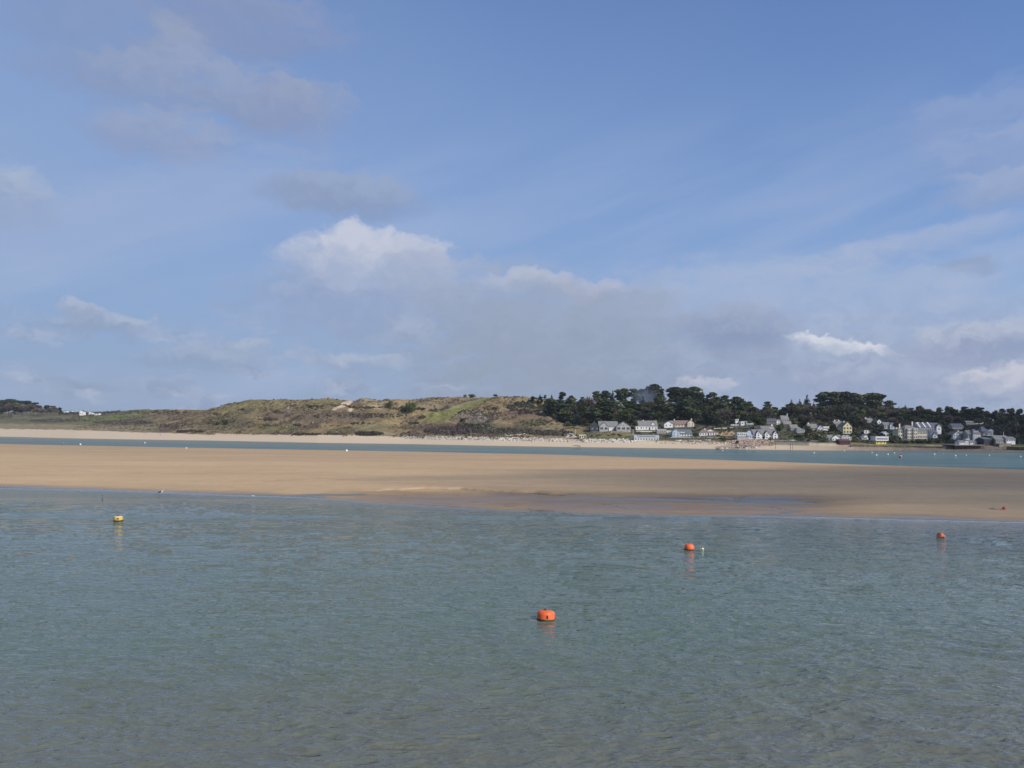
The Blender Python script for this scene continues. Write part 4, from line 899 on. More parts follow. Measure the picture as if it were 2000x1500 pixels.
house('hut', 'small white gabled hut right of the red boathouse', 'hut', [
    B(1687, 1696, 858, 854, 849.5, t='gable', w=WHITE, roof=OFFW, d=5, win=(1, 1)), B(1679, 1690, 865, 855, t='flat', w=STONE, roof=SLATE2, y=-2.5, d=4, win=(2, 1)), B(1695, 1706, 862, 854, t='flat', w=GREYW, roof=SLATE2, y=1, d=5, win=(2, 1))], HG)
house('house', 'white box-like upper storey with a long window strip above a yellow-doored ground floor', 'house', [
    B(1711, 1731, 867.5, 861.6, t='flat', w=YP, roof=DARKW, d=5, win=(3, 1), ws=(.8, 1.1)), B(1709, 1734, 860.8, 853.5, t='flat', w=WHITE, roof=TRIM, y=-1.0, d=7, band=(.3, .7), sink=0)], HG)
house('house', 'small white gabled house just above the right end of the white box-like house', 'house', [
    B(1725.5, 1735, 851, 847, 843.5, t='gable', w=WHITE, roof=TRIM, d=6, win=(2, 1))], HG)
house('hut', 'small cube-shaped white building alone under dark trees right of the tall yellow house', 'hut', [
    B(1688, 1696, 846.5, 841, t='flat', w=WHITE, roof=OFFW, d=5, win=(1, 1)), B(1695, 1700, 846.5, 842, t='flat', w=STONE, roof=SLATE2, y=.5, d=4)], HG)
house('house', 'pale blue-white house glimpsed high among the trees above the small white cube', 'house', [
    B(1692, 1705, 825, 821, 817, w=BLUEW, roof=SLATE2, d=7, win=(4, 1), chim=[(1694, 815.5)], cm=WHITE)], HG)
house('house', 'small house with a steep white coping gable among the hillside trees', 'house', [
    B(1713, 1722, 828, 823, 819, t='gable', w=WHITE, roof=SLATE, d=6, win=(1, 1))], HG)
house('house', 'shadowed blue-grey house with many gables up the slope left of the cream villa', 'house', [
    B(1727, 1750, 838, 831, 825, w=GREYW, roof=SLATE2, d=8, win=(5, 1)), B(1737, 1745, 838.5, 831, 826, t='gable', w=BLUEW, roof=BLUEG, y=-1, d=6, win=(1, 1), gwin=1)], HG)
house('villa', 'large cream three-storey villa with bays and a hipped slate roof', 'villa', [
    B(1767, 1792, 857, 837, 830, t='hip', w=CREAM, roof=SLATE2, win=(7, 3), d=11, chim=[(1764.5, 828)], fm=OFFW, ws=(1.1, 1.6)), B(1756, 1768, 854, 840, 836, t='hip', w=CREAM, roof=SLATE2, y=1, d=8, win=(3, 2), fm=OFFW, chim=[(1758, 835)]),
    B(1771, 1778, 857, 838, t='flat', w=CREAM, roof=OFFW, y=-1.2, d=1.4, win=(2, 3), fm=OFFW), B(1783, 1790, 857, 838, t='flat', w=CREAM, roof=OFFW, y=-1.2, d=1.4, win=(2, 3), fm=OFFW)], HG)
house('terrace', 'lower cream terrace with rows of narrow windows, joined to the right of the cream villa', 'terrace', [
    B(1792.5, 1811, 857, 842, 838.5, w=CREAM, roof=SLATE2, win=(6, 2), d=9, fm=OFFW, ws=(1.0, 1.8))], HG)
house('terrace', 'row of slate-roofed houses with white sloping party copings behind the cream terrace', 'terrace', [
    B(1793, 1837, 842, 835, 826, w=GREYW, roof=SLATE, d=9, win=(10, 1), chim=[(1788, 824), (1800, 825), (1810, 826), (1818, 827)], cm=OFFW)]
    + [B(x, x + .9, 835, 834.5, 825.2, w=WHITE, roof=WHITE, y=-.15, d=9.3, sink=.2) for x in (1796.5, 1807, 1817)] + [B(1828, 1837, 843, 833.5, 828.5, t='gable', w=WHITE, roof=SLATE, y=-1, d=6, win=(1, 1), gwin=1)], HG, Y=float(hit(1802, 857).y) + 14)
house('house', 'blue-white house with dark gables right of the cream terrace', 'house', [
    B(1818, 1831, 855, 845, 840, w=BLUEW, roof=SLATE, d=8, win=(3, 2)), B(1820, 1828, 855, 850, 845.5, t='gable', w=OFFW, roof=SLATE, y=-1.5, d=4, win=(1, 1), gwin=1)], HG)
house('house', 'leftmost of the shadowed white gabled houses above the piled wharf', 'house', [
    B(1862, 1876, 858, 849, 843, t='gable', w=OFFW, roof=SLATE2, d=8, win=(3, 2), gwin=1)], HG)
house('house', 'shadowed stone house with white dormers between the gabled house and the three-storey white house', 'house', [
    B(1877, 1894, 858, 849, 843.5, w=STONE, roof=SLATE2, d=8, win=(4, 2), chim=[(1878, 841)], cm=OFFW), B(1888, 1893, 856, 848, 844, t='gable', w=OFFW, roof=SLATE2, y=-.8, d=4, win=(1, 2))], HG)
house('house', 'three-storey white house with a hipped roof and regular windows above the wharf', 'house', [
    B(1901, 1916, 859.5, 847, 838.5, t='hip', w=WHITE, roof=SLATE2, win=(4, 3), d=9, ws=(.9, 1.3)), B(1893, 1902, 858, 848, 841, t='side', w=GREYW, roof=SLATE2, y=1.5, d=7, win=(2, 2)), B(1904, 1914, 843.5, 841.5, t='flat', w=WHITE, roof=SLATE, y=1.6, d=2, win=(4, 1), sink=.2)], HG)
house('house', 'house with a big blue-grey slate roof at the right, behind the three-storey white house', 'house', [
    B(1918, 1936, 851, 846, 833, t='hip', w=OFFW, roof=SLATE, d=11, win=(4, 1)), B(1934, 1945, 852, 842, 834, t='hip', w=GREYW, roof=BLUEG, y=3, d=8, win=(2, 1)), B(1916, 1924, 856, 848, 843, t='gable', w=STONE, roof=SLATE2, y=-2, d=6, win=(1, 1))], HG)
house('house', 'flat-roofed white and glass house high on the slope above the wharf', 'house', [
    B(1885, 1905, 829, 823, 821.5, t='flat', w=GREYW, roof=OFFW, win=(6, 1), d=8, ws=(1.6, 1.8)), B(1907, 1921, 830, 825.5, t='flat', w=WHITE, roof=TRIM, y=.5, d=7, band=(.05, .5))], HG)
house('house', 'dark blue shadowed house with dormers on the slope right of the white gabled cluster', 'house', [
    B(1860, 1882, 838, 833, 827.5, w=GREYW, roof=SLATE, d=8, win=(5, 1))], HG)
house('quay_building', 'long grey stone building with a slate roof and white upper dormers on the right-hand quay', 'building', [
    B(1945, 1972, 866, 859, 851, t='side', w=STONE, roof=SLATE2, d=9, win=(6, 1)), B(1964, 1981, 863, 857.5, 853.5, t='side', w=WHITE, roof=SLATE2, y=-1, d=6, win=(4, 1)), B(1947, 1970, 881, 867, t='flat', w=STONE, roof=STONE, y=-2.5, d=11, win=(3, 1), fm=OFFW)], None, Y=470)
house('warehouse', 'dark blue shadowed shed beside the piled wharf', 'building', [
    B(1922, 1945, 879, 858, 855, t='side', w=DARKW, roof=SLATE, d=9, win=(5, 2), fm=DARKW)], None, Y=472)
for i, (x0, x1, yb_, ye_, lab) in enumerate([(1874, 1884, 867, 863, 'leftmost low white hut on the piled wharf'), (1884.5, 1893, 868, 862.5, 'white flat-fronted hut in the middle of the piled wharf'), (1895, 1908, 867, 863, 'longest low white hut on the piled wharf')]):
    house('wharf_hut', lab, 'hut', [B(x0, x1, yb_, ye_, ye_ - 2.2, t='side' if i != 1 else 'gable', w=OFFW, roof=SLATE2, d=5, win=(3, 1))], 'huts on the piled wharf', Y=476)
house('hut', 'small white cube on the wharf roofs below the stone house', 'hut', [B(1887.5, 1893, 861.5, 858, t='flat', w=WHITE, roof=TRIM, d=3, win=(1, 1))], None, Y=482)
# far right and far left houses
for x0, x1, b_, e_, r_, w_, lab in [(1937, 1943, 822, 819, 816.5, OFFW, 'tiny pale house high among the trees above the quay, leftmost of four'), (1957, 1965, 825, 821, 817, WHITE, 'tiny white gabled house high among the trees above the quay, second of four'),
                                   (1975, 1983, 827, 820, 814, OFFW, 'tall pale gable high among the trees above the quay, third of four'), (1994, 2004, 830, 824, 820, WHITE, 'white gabled house cut by the right edge of the picture')]:
    house('house', lab, 'house', [B(x0, x1, b_, e_, r_, t='gable', w=w_, roof=SLATE2, d=7, win=(2, 1))], HG)
for x0, x1, b_, e_, r_, t_, lab in [(1, 6, 806, 802, 800, 'gable', 'white house among the trees at the far left edge'), (123, 130, 805, 803, 802, 'side', 'leftmost low white house of the far left hamlet'), (132, 140, 805.5, 803.5, 802.4, 'side', 'second low white house of the far left hamlet'),
                                   (155, 163, 812, 804, 801, 'gable', 'tallest white gabled house of the far left hamlet'), (173, 180, 810, 806, 804, 'gable', 'white gabled house right of the tallest one in the far left hamlet'),
                                   (184, 193, 811, 808, 806.3, 'side', 'rightmost low white house of the far left hamlet'), (164, 171, 806, 804, 803, 'side', 'small dark-roofed white house behind the far left hamlet')]:
    house('house', lab, 'house', [B(x0, x1, b_, e_, r_, t=t_, w=WHITE, roof=SLATE, d=7, win=(2, 1))], 'white houses of the far left hamlet')
house('kiosk', 'small pale yellow flat-roofed kiosk beside the slipway', 'kiosk', [B(1131, 1145, 856.5, 849.5, t='flat', w=YELLOW, roof=CREAM, d=4, win=(3, 1), door=2, fm=CREAM)])


def clear(x, Y, s_):
    """shrubs in front of a facade stay low"""
    for x0, x1, Yh in RECTS:
        if x0 - 1.5 < x < x1 + 1.5 and Yh - 22 < Y < Yh + 9: s_ = min(s_, .25 if Y > Yh - 6 else .7)
    return s_
# undergrowth below the woods and between the gardens
PT, SZ, CC = [], [], []
for _ in range(3600):
    x = rng.uniform(1062, 2120); f0 = float(np.interp(x, FOOTX, FOOTY)); top = 800 if x > 1100 else 790
    q = hit(x, rng.uniform(top, f0 + 3)); PT.append((q.x, q.y, q.z - .3)); SZ.append(clear(x, q.y, rng.uniform(1.2, 3.2)))
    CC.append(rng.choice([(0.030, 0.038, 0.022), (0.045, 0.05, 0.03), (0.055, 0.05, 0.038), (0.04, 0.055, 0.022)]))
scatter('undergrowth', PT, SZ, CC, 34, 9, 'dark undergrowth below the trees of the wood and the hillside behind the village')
PT, SZ, CC = [], [], []
for _ in range(3200):
    x = rng.uniform(1140, 2080) if _ < 1700 else rng.uniform(1540, 2080); f0 = float(np.interp(x, FOOTX, FOOTY)); b0 = float(np.interp(x, [1140, 1300, 1500, 1640, 1750, 2050], [852, 856, 860, 862, 866, 868]))
    q = hit(x, rng.uniform(f0, b0)); PT.append((q.x, q.y, q.z - .2)); s_ = rng.uniform(.5, 1.5) if x < 1550 else rng.uniform(.8, 2.6); SZ.append(clear(x, q.y, s_))
    CC.append(rng.choice([(0.06, 0.075, 0.03), (0.085, 0.095, 0.04), (0.075, 0.06, 0.04), (0.10, 0.085, 0.05), (0.045, 0.055, 0.03)]) if x < 1680 else rng.choice([(0.035, 0.045, 0.025), (0.05, 0.045, 0.035)]))
scatter('garden_shrubs', PT, SZ, CC, 30, 10, 'mixed green and brown shrubs filling the gardens between the houses'); bpy.data.objects['garden_shrubs']['category'] = 'shrubs'

# ------------------------------------------------------------------ shore walls, slipway, rocks, wharf
ROCK = simple('pale_rock', (0.58, 0.53, 0.45), 0.9, .35, 1.2); ROCK2 = simple('sea_worn_rock', (0.20, 0.16, 0.13), 0.9, .5, .8); CONC = simple('pale_concrete', (0.46, 0.41, 0.34), 0.9, .3, .5)
ROCKP = simple('orange_rock', (0.36, 0.26, 0.19), 0.9, .3, .8); WEED = simple('weedy_stone', (0.10, 0.095, 0.06), 0.9, .5, .6)
def rock(mb, c_, s, rs, mi=0):
    ico = [(0, 0, 1), (.89, 0, .45), (.28, .85, .45), (-.72, .53, .45), (-.72, -.53, .45), (.28, -.85, .45), (.72, .53, -.45), (-.28, .85, -.45), (-.89, 0, -.45), (-.28, -.85, -.45), (.72, -.53, -.45), (0, 0, -1)]
    fs = [(0, 1, 2), (0, 2, 3), (0, 3, 4), (0, 4, 5), (0, 5, 1), (1, 6, 2), (2, 7, 3), (3, 8, 4), (4, 9, 5), (5, 10, 1), (2, 6, 7), (3, 7, 8), (4, 8, 9), (5, 9, 10), (1, 10, 6), (6, 11, 7), (7, 11, 8), (8, 11, 9), (9, 11, 10), (10, 11, 6)]
    mb.add([(c_[0] + x * s * rs.uniform(.7, 1.3), c_[1] + y * s * rs.uniform(.7, 1.2), c_[2] + z * s * rs.uniform(.6, .95)) for x, y, z in ico], fs, mi)
def shore(px, off):
    H = HY + (px - CX) * ROLL; return CAMZ * F / (np.interp(px, *FARW) - H) + off
def revet(x0, x1, n_, mats, label, tfun, bfun, s0, s1, name='stone_revetment'):
    mb = MB(); rs = random.Random(int(x0))
    for i in range(n_):
        x = rs.uniform(x0, x1); t = rs.random(); q = hit(x, bfun(x) * (1 - t) + tfun(x) * t); rock(mb, (q.x, q.y, q.z), rs.uniform(s0, s1), rs, rs.choice(range(len(mats))))
    return tag(mb.build(name, mats), label, 'stone bank')
revet(785, 1104, 1500, [ROCK, ROCK, ROCK2], 'long band of pale rubble stone under the dune hill, left of the slipway', lambda x: np.interp(x, [785, 900, 1104], [851.5, 853, 856]), lambda x: np.interp(x, [785, 900, 1104], [857, 859, 863.5]), .35, .75)
revet(1137, 1240, 620, [ROCK, ROCK, ROCK2], 'band of pale rubble stone between the slipway and the blue-grey curved-roof building', lambda x: 857.5, lambda x: 864.5, .35, .8)
revet(1290, 1432, 340, [ROCK, ROCKP, ROCK2], 'broken pale and reddish rubble bank below the promenade bungalows', lambda x: np.interp(x, [1290, 1432], [861.5, 862.5]), lambda x: np.interp(x, [1290, 1432], [866.5, 869]), .25, .6)
revet(985, 1025, 90, [ROCK, ROCK], 'small patch of white stones above the rubble band on the dune foot', lambda x: 845.5, lambda x: 851, .3, .6, 'stone_patch')
revet(1430, 1510, 800, [ROCKP, ROCK2, ROCKP, ROCKP], 'orange-pink rocky bank under the three-gabled white terrace', lambda x: 859, lambda x: 871, .4, 1.1, 'rock_bank')
def rocks_at(pts, n_, mats, label, s0, s1, name='rocks', z0=0):
    mb = MB(); rs = random.Random(len(label))
    for i in range(n_):
        j = rs.randrange(len(pts) - 1); t = rs.random(); x = pts[j][0] * (1 - t) + pts[j + 1][0] * t; y = pts[j][1] * (1 - t) + pts[j + 1][1] * t + rs.uniform(-1, 1) * pts[j][2]
        q = hit(x, y) if y < np.interp(x, *FARW) else G(x, y, 0.0); rock(mb, (q.x, q.y, q.z + z0), rs.uniform(s0, s1), rs, rs.choice(range(len(mats))))
    return tag(mb.build(name, mats), label, 'rocks')
rocks_at([(1398, 876.5, .5), (1430, 874.5, 1.6), (1478, 874.5, 2.2)], 330, [WEED, ROCK2, ROCK], 'dark weedy rocks running out to a pale point on the waterline', .3, .9)
rocks_at([(890, 812, 9), (925, 814, 12), (950, 818, 9)], 75, [STONE, ROCK2], 'slabby grey rock outcrop below the bright green strip on the dune hill', .5, 1.4, 'rock_outcrop')
rocks_at([(1118, 870.5, .8), (1134, 871.5, .8)], 40, [WEED, ROCK2], 'little patch of dark stones at the foot of the slipway', .2, .5)
# ramp
mb = MB(); a_, b_, c2, d_ = hit(1101, 848.5), hit(1119, 848.5), hit(1136, 864), hit(1110, 864); U = Vector((0, 0, .45))
mb.add([d_ + U, c2 + U, b_ + U * 2, a_ + U * 2, d_ - U * 3, c2 - U * 3, b_ - U * 3, a_ - U * 3], [(0, 1, 2, 3), (7, 6, 5, 4), (0, 4, 5, 1), (1, 5, 6, 2), (2, 6, 7, 3), (3, 7, 4, 0)])
o = mb.build('slipway', CONC); o['kind'] = 'structure'
def wall_line(name, pts, mat, label, cat, thick=.8, cap=None):
    """pts: (px, base row, top row)"""
    mb = MB(); V = []
    for x, yb_, yt_ in pts:
        q = hit(x, yb_); H = HY + (x - CX) * ROLL; zt = CAMZ + (H - yt_) / F * q.y
        V += [(q.x, q.y, q.z - 1.2), (q.x, q.y, zt), (q.x, q.y + thick, zt), (q.x, q.y + thick, q.z - 1.2)]
    f = [(0, 1, 2, 3)] + [tuple(range(len(V) - 4, len(V)))[::-1]]
    for i in range(len(pts) - 1):
        for k in range(4): f.append((4 * i + k, 4 * i + 4 + k, 4 * i + 4 + (k + 1) % 4, 4 * i + (k + 1) % 4))
    mb.add(V, f); root = mb.build(name, mat); tag(root, label, cat)
    if cap:
        cb = MB(); V = []
        for x, yb_, yt_ in pts:
            q = hit(x, yb_); H = HY + (x - CX) * ROLL; zt = CAMZ + (H - yt_) / F * q.y
            V += [(q.x, q.y - .12, zt + .003), (q.x, q.y - .12, zt + .28), (q.x, q.y + thick + .1, zt + .28), (q.x, q.y + thick + .1, zt + .003)]
        cb.add(V, f); cb.build('coping', cap, root)
    return root
wall_line('sea_wall', [(1505, 869, 864), (1540, 869.5, 864.5), (1580, 870.5, 865), (1633, 871.5, 866)], CREAM, 'pale sea wall with a light coping along the shore below the gardens', 'wall', .8, CONC)
wall_line('garden_wall', [(1512, 861, 859.3), (1560, 861, 859.5), (1605, 861.5, 860)], ROCK, 'thin pale garden wall above the sea wall', 'wall', .4)
wall_line('quay_wall', [(1662, 872.5, 868), (1720, 873, 869.5), (1780, 874, 870.5), (1862, 876.5, 872.5)], WEED, 'dark weedy quay wall below the cream villa', 'wall', 1.2)
wall_line('promenade_wall', [(1243, 864, 861), (1288, 864.5, 861.2), (1330, 864.5, 862.5)], CREAM, 'low cream promenade wall in front of the blue-grey curved-roof building', 'wall', .6)
wall_line('harbour_wall', [(1970, 879, 873), (2040, 882, 873), (2150, 884, 874)], WEED, 'dark harbour wall right of the quay building', 'wall', 2)
wall_line('garden_wall', [(1598, 859.5, 856.5), (1608.5, 859.5, 856.5)], WHITE, 'short bright white wall left of the white bungalows', 'wall', .4)
for pts, m_, lab in [([(1152, 844, 842.6), (1190, 844.5, 843.2), (1232, 844, 842.8)], ROCK, 'low stone terrace wall in front of the twin-gabled slate bungalow'), ([(1243, 843.5, 841.5), (1286, 843.5, 841.5)], CREAM, 'cream terrace wall below the white dormer house'),
                     ([(1362, 854.5, 853), (1420, 855, 853.6)], ROCK, 'low garden wall below the brown-roofed bungalow'), ([(1310, 855, 853.4), (1356, 855, 853.6)], OFFW, 'white terrace wall below the pale blue house'), ([(1392, 838, 836.6), (1432, 836, 834.8)], ROCK, 'pale bank wall at the right foot of the dense wood'),
                     ([(1665, 862, 860.6), (1684, 862, 860.6)], STONE, 'short stone wall between the red boathouse and the white gabled hut'), ([(1756, 860, 858.4), (1812, 860.5, 858.8)], STONE, 'stone garden wall at the foot of the cream villa')]:
    wall_line('garden_wall', pts, m_, lab, 'wall', .4)
# piled wharf
wz = yz(1893, 868.5, 470); wr = empty('wharf', ((1893 - CX) / F * 470, 470, 0), 'dark timber wharf on piles at the right of the shore', 'wharf')
mb = MB(); x0 = (1863 - 1893) / F * 470; x1 = (1922 - 1893) / F * 470; mb.box(x0, x1, -1, 16, wz - .5, wz); mb.build('deck', simple('grey_planks', (0.22, 0.2, 0.18), .9, .3, 2), wr)
PILE = simple('wet_piles', (0.06, 0.05, 0.045), .8, .3, 2)
for i in range(18):
    x = x0 + .5 + (x1 - x0 - 1) * i / 17
    for yy in (-.6, 4.0):
        mb = MB(); mb.lathe([(.2, -2), (.17, wz - .503)], 8, 0, Matrix.Translation((x, yy, 0))); mb.build('pile', PILE, wr)
mb = MB(); mb.box(x0, x1, 15, 15.6, -2, wz - .503); mb.build('back_wall', WEED, wr)
def post(px, yb_, yt_, label, mat, r=.14, name='tidal_post', cat='post', group=None, top=None, Y=None):
    q = hit(px, yb_) if Y is None else P(px, yb_, Y); h = (yb_ - yt_) / F * q.y; e = empty(name, q, label, cat, group)
    mb = MB(); mb.lathe([(r, -1.0), (r, 0), (r * .8, h * .6), (r * .6, h)], 8); mb.build('shaft', mat, e)
    mb = MB(); (top or (lambda m_: m_.lathe([(r * .9, h), (r * .9, h + .1), (r * .3, h + .22)], 8)))(mb); mb.build('cap', mat, e); return e
post(1515, 877, 862, 'leftmost dark tidal post in front of the sea wall', PILE, group='dark posts before the sea wall'); post(1544, 878, 863, 'tallest dark tidal post in front of the sea wall, left one of a close pair', PILE, group='dark posts before the sea wall')
post(1548.5, 878, 866, 'shorter dark tidal post, right one of a close pair before the sea wall', PILE, group='dark posts before the sea wall')
post(1236.5, 852, 839, 'white flagpole at the left end of the blue-grey curved-roof building', TRIM, .12, 'flagpole', 'flagpole'); post(1123.5, 851, 838, 'thin pale pole behind the slipway', TRIM, .10, 'flagpole', 'flagpole')
post(1960, 862, 844, 'thin pale mast on the roofs of the right-hand quay', TRIM, .12, 'flagpole', 'flagpole', Y=474); post(1832, 873, 866, 'short dark post on the quay wall below the cream villa', PILE, .1)
# ------------------------------------------------------------------ small boats on the foreshore
BT = simple('boat_gelcoat', (0.72, 0.72, 0.68), .4, .06); BI = simple('boat_inside', (0.10, 0.12, 0.14), .7, .2)
def boat(px, py, L, rz, label, mat=BT, group='small boats on the bank below the bungalows'):
    q = hit(px, py); e = empty('dinghy', (q.x, q.y, q.z + .12), label, 'boat', group, rz); hull = MB(); ins = MB()
    n_ = 9; ring = []
    for i in range(n_):
        t = i / (n_ - 1); x = (t - .5) * L; w = .17 * L * (1 - max(0, (t - .35) / .65) ** 2.2) * (1 - .15 * (1 - t)); w = max(w, .03); zt = .16 * L + .07 * L * max(0, t - .5); zk = .05 * L * max(0, t - .6) ** 1.5
        ring.append([(x, -w, zt), (x, -w * .75, zk + .05), (x, 0, zk), (x, w * .75, zk + .05), (x, w, zt)])
    v = [p for r_ in ring for p in r_]; f = [(i * 5 + k, i * 5 + 5 + k, i * 5 + 6 + k, i * 5 + 1 + k) for i in range(n_ - 1) for k in range(4)] + [(0, 1, 2, 3, 4)]
    hull.add(v, f)
    f2 = [(i * 2, i * 2 + 1, i * 2 + 3, i * 2 + 2) for i in range(n_ - 1)]
    ins.add([p for r_ in ring for p in ((r_[0][0], r_[0][1] * .9, r_[0][2] - .05), (r_[4][0], r_[4][1] * .9, r_[4][2] - .05))], f2)
    hull.build('hull', mat, e, True); ins.build('thwarts', BI, e)
    t_ = MB(); t_.box(-.1, .1, -.15 * L, .15 * L, .15 * L, .15 * L + .05); t_.build('seat', M_bark, e); return e
boat(1325, 862, 4.6, .1, 'largest pale boat on the bank below the pale blue house'); boat(1337, 863, 3.4, .3, 'greyish small boat right of the largest pale one', OFFW)
boat(1350, 861.5, 3.6, -.1, 'left of two small white boats in line on the bank'); boat(1358, 861.5, 3.2, .05, 'right of two small white boats in line on the bank')
boat(1382, 861, 4.0, 0, 'white boat with a dark opening right of the dark post on the bank'); boat(1366, 861.8, 3.0, .2, 'small cream boat between the pair of white boats and the one beside the post', CREAM)
boat(1120, 852, 3.4, 1.0, 'small white boat parked behind the slipway', BT, None); boat(1545, 861.5, 3.6, 0, 'white boat laid on the grass above the sea wall', BT, None); boat(1703, 866, 3.4, .3, 'white boat on the quay left of the yellow-doored house', BT, None)

# ------------------------------------------------------------------ buoys
def paint(name, col, dirt, top=None, rough=.45):
    m, n, b = newmat(name); tcn = n.n('ShaderNodeTexCoord'); v = tcn.outputs['Object']
    f = n.noise(v, 6.0, 5, .7); g = n.noise(v, 2.2, 3)
    c_ = n.mix(n.sm(g, .35, .7, 0, .35), col, tuple(min(1, x * 1.35 + .03) for x in col)); c_ = n.mix(n.sm(f, .55, .70, 0, .6), c_, dirt)
    if top:
        s_ = n.n('ShaderNodeSeparateXYZ'); n.t.links.new(v, s_.inputs[0]); c_ = n.mix(n.sm(n.m('MULTIPLY_ADD', f, .18, s_.outputs[2]), top[1], top[1] + .06), c_, top[0])
    n.put(b.inputs['Base Color'], c_); b.inputs['Roughness'].default_value = rough; return m
ORANGE = paint('orange_buoy_plastic', (0.75, 0.13, 0.035), (0.30, 0.07, 0.03)); ORANGE2 = paint('faded_orange_plastic', (0.66, 0.19, 0.09), (0.12, 0.05, 0.03))
YEL = paint('yellow_buoy_paint', (0.56, 0.36, 0.06), (0.20, 0.10, 0.03), ((0.62, 0.56, 0.46), .53)); BW = simple('white_buoy_plastic', (0.80, 0.80, 0.78), .4, .06)
SLIME = simple('waterline_weed', (0.035, 0.03, 0.018), .8, .4, 8); STEEL = simple('rusty_steel', (0.12, 0.09, 0.075), .6, .3, 10, .5); ROPE = simple('green_rope', (0.22, 0.24, 0.15), .9, .3, 20)
BLACKP = simple('black_rubber', (0.02, 0.02, 0.022), .6); BGREEN = simple('green_buoy', (0.12, 0.30, 0.12), .5)
def arc(c_, r, a0, a1, n_, ax='x'):
    return [Vector(c_) + (Vector((math.cos(a), 0, math.sin(a))) if ax == 'x' else Vector((0, math.cos(a), math.sin(a)))) * r for a in np.linspace(a0, a1, n_)]
# nearest buoy: rounded drum with chamfered shoulder
q = G(1066, 1210); Rb = 34 / 2 / F * q.y
e = empty('mooring_buoy', q, 'large orange drum buoy with a dark slot and trailing rope, nearest of all', 'buoy', 'orange mooring buoys', R(8))
M = Matrix.Rotation(R(3), 4, 'Y') @ Matrix.Rotation(R(-4), 4, 'X')
mb = MB(); mb.lathe([(Rb * .55, -.30), (Rb * .92, -.24), (Rb, -.12), (Rb, .30), (Rb * .97, .37), (Rb * .86, .44), (Rb * .62, .485), (Rb * .30, .50), (.06, .50)], 40, 0, M)
body = mb.build('body', ORANGE, e, True); mb = MB(); mb.lathe([(Rb + .004, -.10), (Rb + .012, -.05), (Rb + .012, .025), (Rb + .004, .05)], 40, 0, M); mb.build('weed_band', SLIME, e, True)
mb = MB(); mb.box(-.035, .035, -Rb - .006, -Rb + .03, .13, .31); o = mb.build('slot', BLACKP, body)
mb = MB(); mb.box(-.022, .022, -Rb * .90, -Rb * .62, .44, .475); o = mb.build('lifting_lug', ORANGE2, body)
mb = MB(); mb.tube(arc((0, 0, .50), .09, 0, math.pi, 9), .016, 8); mb.lathe([(.13, .495), (.13, .52), (.05, .53)], 16); mb.build('mooring_eye', STEEL, e, True)
mb = MB(); mb.tube([(.02, 0, .55), (.12, -.03, .515), (.28, -.05, .49), (Rb * .9, -.08, .41), (Rb + .04, -.1, .27), (Rb + .09, -.12, .12), (Rb + .18, -.15, .03), (Rb + .27, -.16, .01), (Rb + .33, -.16, -.04)], .012, 6); mb.build('rope', ROPE, e, True)
# second orange buoy
q = G(1346, 1074); e = empty('mooring_buoy', q, 'domed orange buoy with dark stained left side, beside a tiny green-yellow float', 'buoy', 'orange mooring buoys', R(-15)); r2 = 19 / 2 / F * q.y
mb = MB(); mb.lathe([(r2 * .8, -.2), (r2, -.08), (r2, .22), (r2 * .95, .33), (r2 * .78, .44), (r2 * .5, .51), (.05, .53)], 32, 0, Matrix.Rotation(R(4), 4, 'Y')); mb.build('body', ORANGE, e, True)
mb = MB(); mb.lathe([(r2 + .004, -.07), (r2 + .012, .0), (r2 + .012, .07), (r2 + .003, .1)], 32, 0); mb.build('weed_band', SLIME, e, True)
mb = MB(); mb.tube(arc((0, 0, .52), .07, 0, math.pi, 9), .014, 8); mb.build('mooring_eye', STEEL, e, True)
mb = MB(); mb.tube([(.1, 0, .53), (.25, -.05, .42), (r2 + .03, -.1, .2), (r2 + .1, -.1, .03), (.9, -.1, .01)], .01, 6); mb.build('rope', ROPE, e, True)
# pick-up float beside it
q = G(1372, 1073); e = empty('pickup_float', q, 'tiny green and pale yellow pick-up float beside the domed orange buoy', 'float')
mb = MB(); mb.lathe([(.05, -.05), (.11, .0), (.12, .07), (.06, .13), (.02, .16)], 16); mb.build('float_body', simple('pale_float', (0.65, 0.66, 0.42), .5, .1), e, True)
mb = MB(); mb.lathe([(.05, 0), (.065, .05), (.03, .12), (.015, .2)], 12, 0, Matrix.Translation((.02, .02, .12))); mb.build('cap', simple('olive_cap', (0.16, 0.17, 0.03), .6), e, True)
mb = MB(); mb.tube([(-.05, 0, .05), (-.13, -.02, .1), (-.16, 0, .02)], .018, 6); mb.build('handle', BW, e, True)
# third orange buoy: tipped on its side, end face to the sun
q = G(1837, 1048.5); e = empty('mooring_buoy', q, 'faded orange buoy tipped over showing a dark hole in its end, near the right edge', 'buoy', 'orange mooring buoys', R(-62)); r3 = .30
Mt = Matrix.Translation((0, 0, .10)) @ Matrix.Rotation(R(58), 4, 'X')
mb = MB(); mb.lathe([(r3 * .8, -.42), (r3, -.34), (r3, .18), (r3 * .93, .25), (r3 * .72, .28), (.07, .285)], 32, 0, Mt); mb.build('body', ORANGE2, e, True)
mb = MB(); mb.lathe([(.055, .26), (.055, .292), (.02, .293)], 14, 0, Mt @ Matrix.Translation((.06, -.02, .0))); mb.build('hole', BLACKP, e, True)
mb = MB(); mb.tube([Mt @ Vector(p) for p in arc((0, 0, .28), .075, 0, math.pi, 9)], .013, 8); mb.build('mooring_eye', STEEL, e, True)
mb = MB(); mb.lathe([(r3 + .02, -.012), (r3 + .07, .012), (r3 - .02, .05)], 24, 0, Matrix.Translation((0, .03, 0))); mb.build('weed_band', SLIME, e, True)
